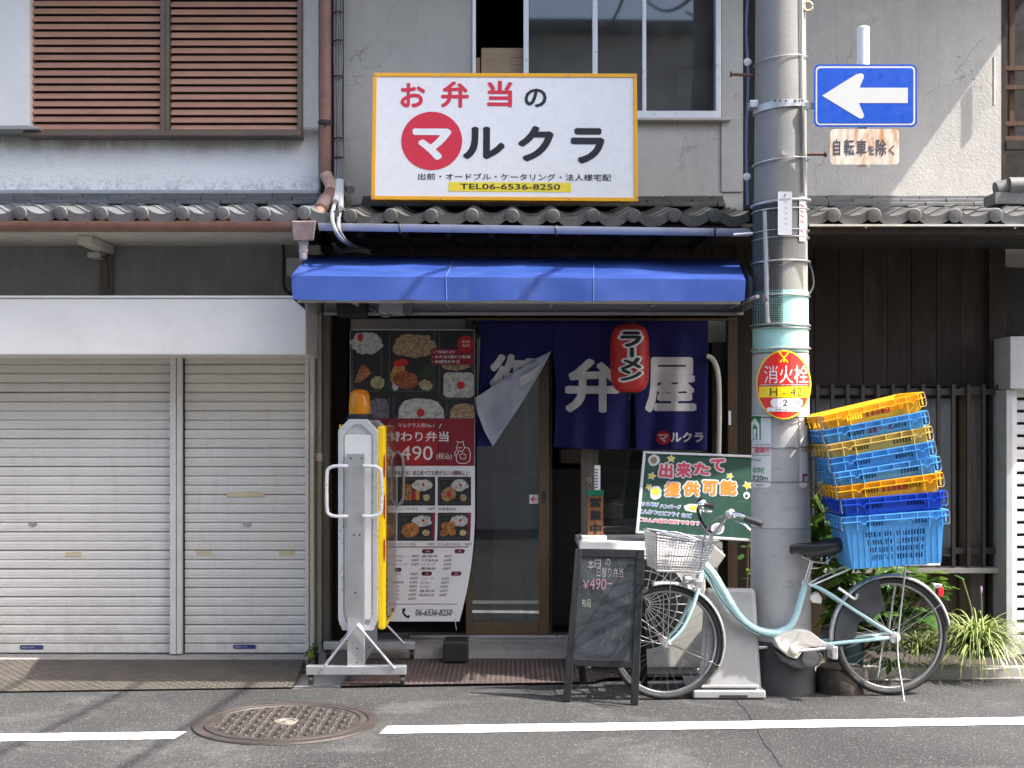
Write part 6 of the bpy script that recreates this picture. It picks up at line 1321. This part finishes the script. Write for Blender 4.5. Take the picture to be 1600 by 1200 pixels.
# ------------------------------------------------------------------ stacked crates
def crate_mat(name, rgb):
    s = NT(name); c0 = srgb(*rgb); n = s.noise(6, 5, .6); c = s.mix(s.ramp(n, .3, .7), mul(c0, .85), mul(c0, 1.05)); c = s.mix(s.ramp(s.noise(14, 6, .8, stretch=(1,1,3)), .58, .8, 0, .4), c, mul(c0, .5))
    s.b.inputs['Subsurface Weight'].default_value = .0; s.b.inputs['Transmission Weight'].default_value = 0; return s.done(c, .36, 0, .5)
cm = {'yellow': crate_mat('yellow_crate', (242,180,34)), 'blue': crate_mat('light_blue_crate', (84,160,222)), 'faded': crate_mat('faded_yellow_crate', (206,178,96)), 'navy': crate_mat('royal_blue_crate', (24,78,196))}
CW, CDp = .565, .40
def crate_meshes(H, mat, deep=False):
    """body, rim and a wire handle in local coordinates: x width, y depth, z up from the rim top at 0 down to -H"""
    w2, d2 = CW/2, CDp/2; tp = .16 if not deep else .10                   # inward taper per metre of depth
    def wx(z): return w2-.012+z*tp
    def dy(z): return d2-.012+z*tp
    body = MB(); th = .003
    def wall(fn, L, holes, n):  # fn(s,z,h): s in -1..1
        zs = sorted(set([-.001, -H]+[q for h in holes for q in (h[2], h[3])]), reverse=True); ss = sorted(set([-1, 1]+[q for h in holes for q in (h[0], h[1])]))
        for i in range(len(ss)-1):
            for j in range(len(zs)-1):
                sm, zm = (ss[i]+ss[i+1])/2, (zs[j]+zs[j+1])/2
                if any(h[0] < sm < h[1] and h[3] < zm < h[2] for h in holes): continue
                p = [fn(ss[i],zs[j],0), fn(ss[i+1],zs[j],0), fn(ss[i+1],zs[j+1],0), fn(ss[i],zs[j+1],0)]; q = [fn(ss[i],zs[j],-th), fn(ss[i+1],zs[j],-th), fn(ss[i+1],zs[j+1],-th), fn(ss[i],zs[j+1],-th)]
                body.add(p+q, [(0,1,2,3),(7,6,5,4),(0,4,5,1),(1,5,6,2),(2,6,7,3),(3,7,4,0)])
    def slots(a, b, n, z0, z1): return [(a+(b-a)*(i+.22)/n, a+(b-a)*(i+.78)/n, z0, z1) for i in range(n)]
    hs_ = slots(-.56,-.22,6,-.040,-.062)+slots(.28,.66,6,-.040,-.062)
    if deep:
        for k in range(4): hs_ += slots(-.62+.03*k,-.06,10,-.095-.042*k,-.122-.042*k)+slots(.02,.62-.01*k,10,-.095-.042*k,-.122-.042*k)
    wall(lambda s,z,h: (s*wx(z), -dy(z)-h, z), CW, hs_, 1); wall(lambda s,z,h: (-s*wx(z), dy(z)+h, z), CW, hs_, 1)
    hd = slots(-.5,.5,5,-.045,-.07)
    wall(lambda s,z,h: (-wx(z)-h, -s*dy(z), z), CDp, hd, 1); wall(lambda s,z,h: (wx(z)+h, s*dy(z), z), CDp, hd, 1)
    body.box(-wx(-H), wx(-H), -dy(-H), dy(-H), -H-.003, -H)
    if deep:
        for s_ in np.linspace(-.9,.9,15):
            x = s_*wx(-.15); body.hexa([(x*.985-.002,-dy(-H)-.004,-H),(x*.985+.002,-dy(-H)-.004,-H),(x*.985+.002,-dy(-H),-H),(x*.985-.002,-dy(-H),-H),(x-.002,-dy(-.08)-.004,-.08),(x+.002,-dy(-.08)-.004,-.08),(x+.002,-dy(-.08),-.08),(x-.002,-dy(-.08),-.08)])
    rim = MB()
    def lip(z, out, t, v=None):
        for sx, sy in ((0,-1),(0,1)): rim.box(-w2-out, w2+out, sy*d2-.006-out*(sy<0), sy*d2+.006+out*(sy>0), z-t, z)
        for sx in (-1, 1): rim.box(sx*w2-.006-out*(sx<0), sx*w2+.006+out*(sx>0), -d2+.0065, d2-.0065, z-t, z)
    lip(0, .002, .005)
    zl = -.030
    for sy in (-1, 1):                                      # lower flange with two V dips
        y = sy*(d2-.002); pts = [(-w2,zl),(-.66*w2,zl),(-.60*w2,zl-.016),(-.54*w2,zl),(.70*w2,zl),(.76*w2,zl-.016),(.82*w2,zl),(w2,zl)]
        for a, b in zip(pts, pts[1:]):
            y0, y1 = y-.010*(sy<0)-.004, y+.010*(sy>0)+.004; rim.hexa([(a[0],y0,a[1]-.004),(b[0],y0,b[1]-.004),(b[0],y1,b[1]-.004),(a[0],y1,a[1]-.004),(a[0],y0,a[1]),(b[0],y0,b[1]),(b[0],y1,b[1]),(a[0],y1,a[1])])
        for s_ in (-.72,-.48,-.18,.12,.42,.64,.88): x = s_*w2; rim.box(x-.0022, x+.0022, sy*d2-.009, sy*d2+.009, zl-.002 if abs(s_) < .47 else -.085 if s_ not in (-.72,) else -.075, -.005)
    for sx in (-1, 1):
        rim.box(sx*(w2-.002)-.006, sx*(w2-.002)+.006, -d2+.006, d2-.006, zl-.004, zl)
        for s_ in (-.8,-.4,0,.4,.8): rim.box(sx*w2-.004, sx*w2+.004, s_*d2-.002, s_*d2+.002, -.07, -.005)
    hnd = lambda s_: MB().tube(spline([(s_*(w2+.004),-d2-.004,-.004),(s_*(w2+.006),-d2-.006,-.03),(s_*(w2+.003),-d2-.004,-.07),(s_*(w2-.006),-d2+.05,-.078),(s_*(w2-.006),d2-.05,-.078),(s_*(w2+.003),d2+.004,-.07),(s_*(w2+.004),d2+.004,-.004)]), .003, 6)
    return mesh('crate_body', body, mat), mesh('crate_rim', rim, mat), mesh('wire_handle', hnd(-1), m_chr, smooth=True), mesh('wire_handle', hnd(1), m_chr, smooth=True)
meshes = {}
YC = 6.86
spec = [((1317,808),(1481,796),'blue',True,None,'deep light blue plastic crate with slotted sides on the bicycle rack'),
        ((1312,780.5),(1477,767),'navy',False,None,'royal blue shallow crate nested in the deep light blue crate'),
        ((1309,760),(1471,738),'yellow',False,'まるほ食品','bright yellow crate with red lettering resting on the royal blue crate'),
        ((1303.5,738),(1465,713),'blue',False,None,'light blue crate lying directly on the lower bright yellow crate'),
        ((1298,716.5),(1458,689),'blue',False,None,'light blue crate lying directly beneath the faded yellow crate'),
        ((1292.5,694.5),(1452,666),'faded',False,None,'faded pale yellow crate between light blue crates in the stack'),
        ((1287,672),(1447,641.5),'blue',False,'玉島フーズ','light blue crate with dark red lettering just under the topmost crate'),
        ((1281,649.5),(1440,612.5),'yellow',False,'まるほ食品','topmost bright yellow crate with red lettering, tilted on the stack')]
m_clet = ink('crate_red_letter', 196, 30, 40, .6); m_clet2 = ink('crate_maroon_letter', 120, 40, 84, .6)
prev = None
for i, (l, r, col, deep, txt, lab) in enumerate(spec):
    key = (col, deep)
    if key not in meshes: meshes[key] = crate_meshes(.285 if deep else .115, cm[col], deep)
    A_, Bq = P(*l, YC), P(*r, YC); ang = math.atan2(Bq.z-A_.z, Bq.x-A_.x); mid = (A_+Bq)/2
    o = bpy.data.objects.new('crate', None); C.objects.link(o); o.empty_display_size = .1
    yaw = (-.02, .03, -.015, .02, -.03, .015, -.02, .03)[i]
    M4 = T(mid+Vector((0, CDp/2, 0))) @ RZ(yaw) @ RY(-ang); H = .285 if deep else .115
    o.matrix_world = M4 @ T((0,0,-H)); BASE[o.name] = Vector((0,0,0)); tag(o, lab, 'crate', 'crates stacked on the bicycle')
    for nm, me in zip(('body','rim','handle','handle'), meshes[key]):
        q = bpy.data.objects.new(nm, me); C.objects.link(q); q.parent = o; q.matrix_basis = T((0,0,H))
    if txt:
        cs = lambda a, b, h: Vector((a, -(CDp/2-.012+b*.16)-h, b+H)); wdt = .135
        q = lettering(txt, (-.04,-.036,-.04+wdt,-.066), lambda a, b, h: cs(a, b, h), m_clet if col == 'yellow' else m_clet2, o, .002, .03)

# ------------------------------------------------------------------ planting
def leafmat(name, c0, c1):
    s = NT(name); c = s.mix(s.ramp(s.rnd, 0, 1), c0, c1); c = s.mix(s.ramp(s.noise(18, 4), .4, .7, 0, .4), c, mul(c0, .6)); s.b.inputs['Subsurface Weight'].default_value = 0
    m = s.done(c, .3, 0, .5); tr = s.n('ShaderNodeBsdfTranslucent'); s.set(tr.inputs[0], s.mix(.5, c, (.20,.32,.03))); mx = s.n('ShaderNodeMixShader'); mx.inputs[0].default_value = .28
    s.l(s.b.outputs[0], mx.inputs[1]); s.l(tr.outputs[0], mx.inputs[2]); s.l(mx.outputs[0], s.out.inputs[0]); return m
m_leaf = leafmat('glossy_leaf', (.035,.095,.022), (.085,.17,.035)); m_leaf2 = leafmat('young_leaf', (.16,.25,.03), (.26,.34,.05))
def palmate(n=7, seed=0):
    rr = random.Random(seed); mb = MB(); vs = [(0,0,0)]; 
    for i in range(n):
        a = math.radians(-125+250*i/(n-1)); L = (1-.28*abs(i-(n-1)/2)/((n-1)/2))*rr.uniform(.92,1.05)
        for k, (t, wd) in enumerate(((.42,-.5),(.72,-.32),(1,0),(.72,.32),(.42,.5))):
            an = a+wd*math.radians(250/(n-1))*.95; vs.append((L*t*math.sin(an), L*t*math.cos(an), .06*math.sin(t*3)-.16*t*t+(.03 if k == 2 else 0)))
    m = len(vs)-1; mb.add(vs, [(0, i+1, i+2) for i in range(m-1)]); return mb
lm = [mesh('leaf', palmate(7, i), m_leaf, smooth=50) for i in range(3)]; lm2 = mesh('leaf', palmate(7, 9), m_leaf2, smooth=50)
oval = MB(); ov = [(0,0,0)]+[(.28*math.sin(math.pi*min(1,t))*s_, t, .05*math.sin(3*t)-.1*t*t-.04*abs(s_)) for t in (.2,.45,.7) for s_ in (-1,0,1)]+[(0,1,-.1)]
oval.add(ov, [(0,2,1),(0,3,2),(1,2,5,4),(2,3,6,5),(4,5,8,7),(5,6,9,8),(7,8,10),(8,9,10)]); lo_ = mesh('leaf', oval, m_leaf, smooth=60); lo2 = mesh('leaf', oval, m_leaf2, smooth=60)
def shrub(name, stems, label, n, spread, seed, young=.12, sc=(.07,.12), meshset=None, down=0.0):
    rr = random.Random(seed); c = stems[0][0]; o = root(name, (c.x, c.y, .03), label, 'shrub')
    for st in stems: part('stem', MB().tube(spline(st, 5), [.008]*(5*(len(st)-1)+1), 6), m_wpost, o, True)
    for i in range(n):
        st = stems[rr.randrange(len(stems))]; t = rr.uniform(.15, 1)**.8*(len(st)-1); k = min(int(t), len(st)-2); p = st[k].lerp(st[k+1], t-k)
        p = p+Vector((rr.gauss(0,spread[0]), rr.gauss(0,spread[1]), rr.gauss(0,spread[2])))
        if p.z < .1: p.z = .1+rr.random()*.1
        s_ = rr.uniform(*sc); m_ = T(p) @ RZ(rr.uniform(0,6.28)) @ RX(rr.uniform(-.9,.25)-down) @ RY(rr.uniform(-.4,.4)) @ SC(s_,s_,s_)
        me = rr.choice(meshset or lm) if rr.random() > young else (lm2 if meshset is None else lo2); piece('leaf', me, m_, o)
    return o
V = Vector
shrub('fatsia_shrub', [[P(1315,1040,7.52),P(1300,930,7.50),P(1288,840,7.48),P(1280,770,7.46)], [P(1330,1040,7.55),P(1345,950,7.52),P(1375,920,7.5),P(1400,905,7.48)], [P(1322,1040,7.52),P(1320,930,7.5),P(1318,850,7.52),P(1310,790,7.52)], [P(1340,1030,7.55),P(1380,985,7.52),P(1420,950,7.48),P(1450,915,7.5)]],
      'glossy dark green leafy shrub growing behind the bicycle and its crates', 400, (.075,.06,.075), 3, .12, (.085,.145), [lo_, lo_, lm[0], lo_])
shrub('young_shrub', [[P(1166,960,7.9),P(1168,860,7.88),P(1170,800,7.86)]], 'thin green shrub showing between the menu board and the pole', 16, (.02,.04,.05), 6, .3, (.05,.08), [lo_])
shrub('wall_weed', [[P(482,1035,7.85),P(488,1025,7.84),P(496,1012,7.83)],[P(484,1035,7.85),P(484,1026,7.83),P(478,1018,7.82)]], 'small bright green weed sprouting at the corner of the shutter step', 13, (.016,.02,.02), 8, .4, (.05,.075), [lo_])
def spider(label, c, n, seed, L0, L1, dens=1.0):
    rr = random.Random(seed); o = root('spider_plant', c, label, 'plant'); grn, crm = MB(), MB()
    for i in range(n):
        az = rr.uniform(0, 2*math.pi); L = rr.uniform(L0, L1); el = rr.uniform(.7, 1.62); d = Vector((math.cos(az), math.sin(az), 0)); w0 = rr.uniform(.0055,.009); p = Vector(c)+Vector((rr.gauss(0,.035), rr.gauss(0,.03), rr.uniform(0,.04))); sd = Vector((-d.y, d.x, 0)); pts = []
        for k in range(9):
            t = k/8; pts.append((p.copy(), w0*(1-t)**.6*min(1, .5+3*t))); a = el-2.6*t*(.6+.4*L/L1); p = p+(d*math.cos(a)+Vector((0,0,math.sin(a))))*(L/8)
            if p.z < .01: p.z = .01+rr.random()*.012
        for mb, u0, u1, dz in ((grn,-1,1,0),(crm,-.45,.45,.0012)):
            vs = []
            for q, w_ in pts: vs += [q+sd*(w_*u0)+Vector((0,0,dz+.0)), q+sd*(w_*u1)+Vector((0,0,dz))]
            mb.add(vs, [(2*k,2*k+1,2*k+3,2*k+2) for k in range(8)])
    part('blades', grn, leafmat('blade_green', (.12,.20,.03), (.17,.26,.05)), o, True, kind='stuff', fix=False); part('blade_stripes', crm, leafmat('blade_cream', (.50,.52,.24), (.56,.57,.30)), o, True, kind='stuff', fix=False)
    return o
spl = spider('large spider plant with cream striped arching blades beside the grey shutter', P(1527,1030,7.62)*1.0, 330, 5, .30, .56)
spider('small spider plant with pale blades seen through the rear bicycle wheel', P(1436,1025,7.72), 120, 12, .18, .36)
part('flower_stalk', MB().tube(spline([P(1528,1020,7.62),P(1522,970,7.6),P(1512,930,7.6),P(1504,905,7.6)]), .004, 5), MATS.get('x') or leafmat('stalk_green', (.28,.26,.10), (.3,.3,.12)), spl, True)
part('flower_stalk', MB().tube(spline([P(1530,1020,7.62),P(1534,970,7.58),P(1533,925,7.56)]), .003, 5), bpy.data.materials['stalk_green'], spl, True)
part('flower_bud', MB().lathe(P(1533,928,7.56), (0,0,1), [(0,.003),(.015,.008),(.035,.007),(.05,.001)], 8), M('mauve_bud', (.40,.22,.42), .6), spl, True)
# cardboard carton in the open upper window
cbx = root('cardboard_carton', P(782,112,8.7), 'brown cardboard carton standing inside the open upstairs window', 'carton')
part('carton', MB().box(X(752,8.62), X(820,8.62), 8.60, 8.95, oz0-.1, Z(76,8.62)), M('cardboard', (.37,.27,.17), .8, var=.08), cbx, bevel=.006)
for r_ in (rect(760,92,772,104), ): printed('carton_stamp', stroke([(761,93),(771,93),(771,103),(761,103),(761,94)], 1), flat(8.6), ink('carton_red', 150,90,70), cbx, .001)
printed('carton_label', stroke([(797,90),(817,90),(817,101),(797,101),(797,91)], 1), flat(8.6), ink('carton_grey', 110,90,70), cbx, .001)
part('side_carton', MB().box(X(742,8.62), X(750,8.62), 8.62, 8.9, oz0-.1, Z(90,8.62)), MATS['cardboard'], cbx)
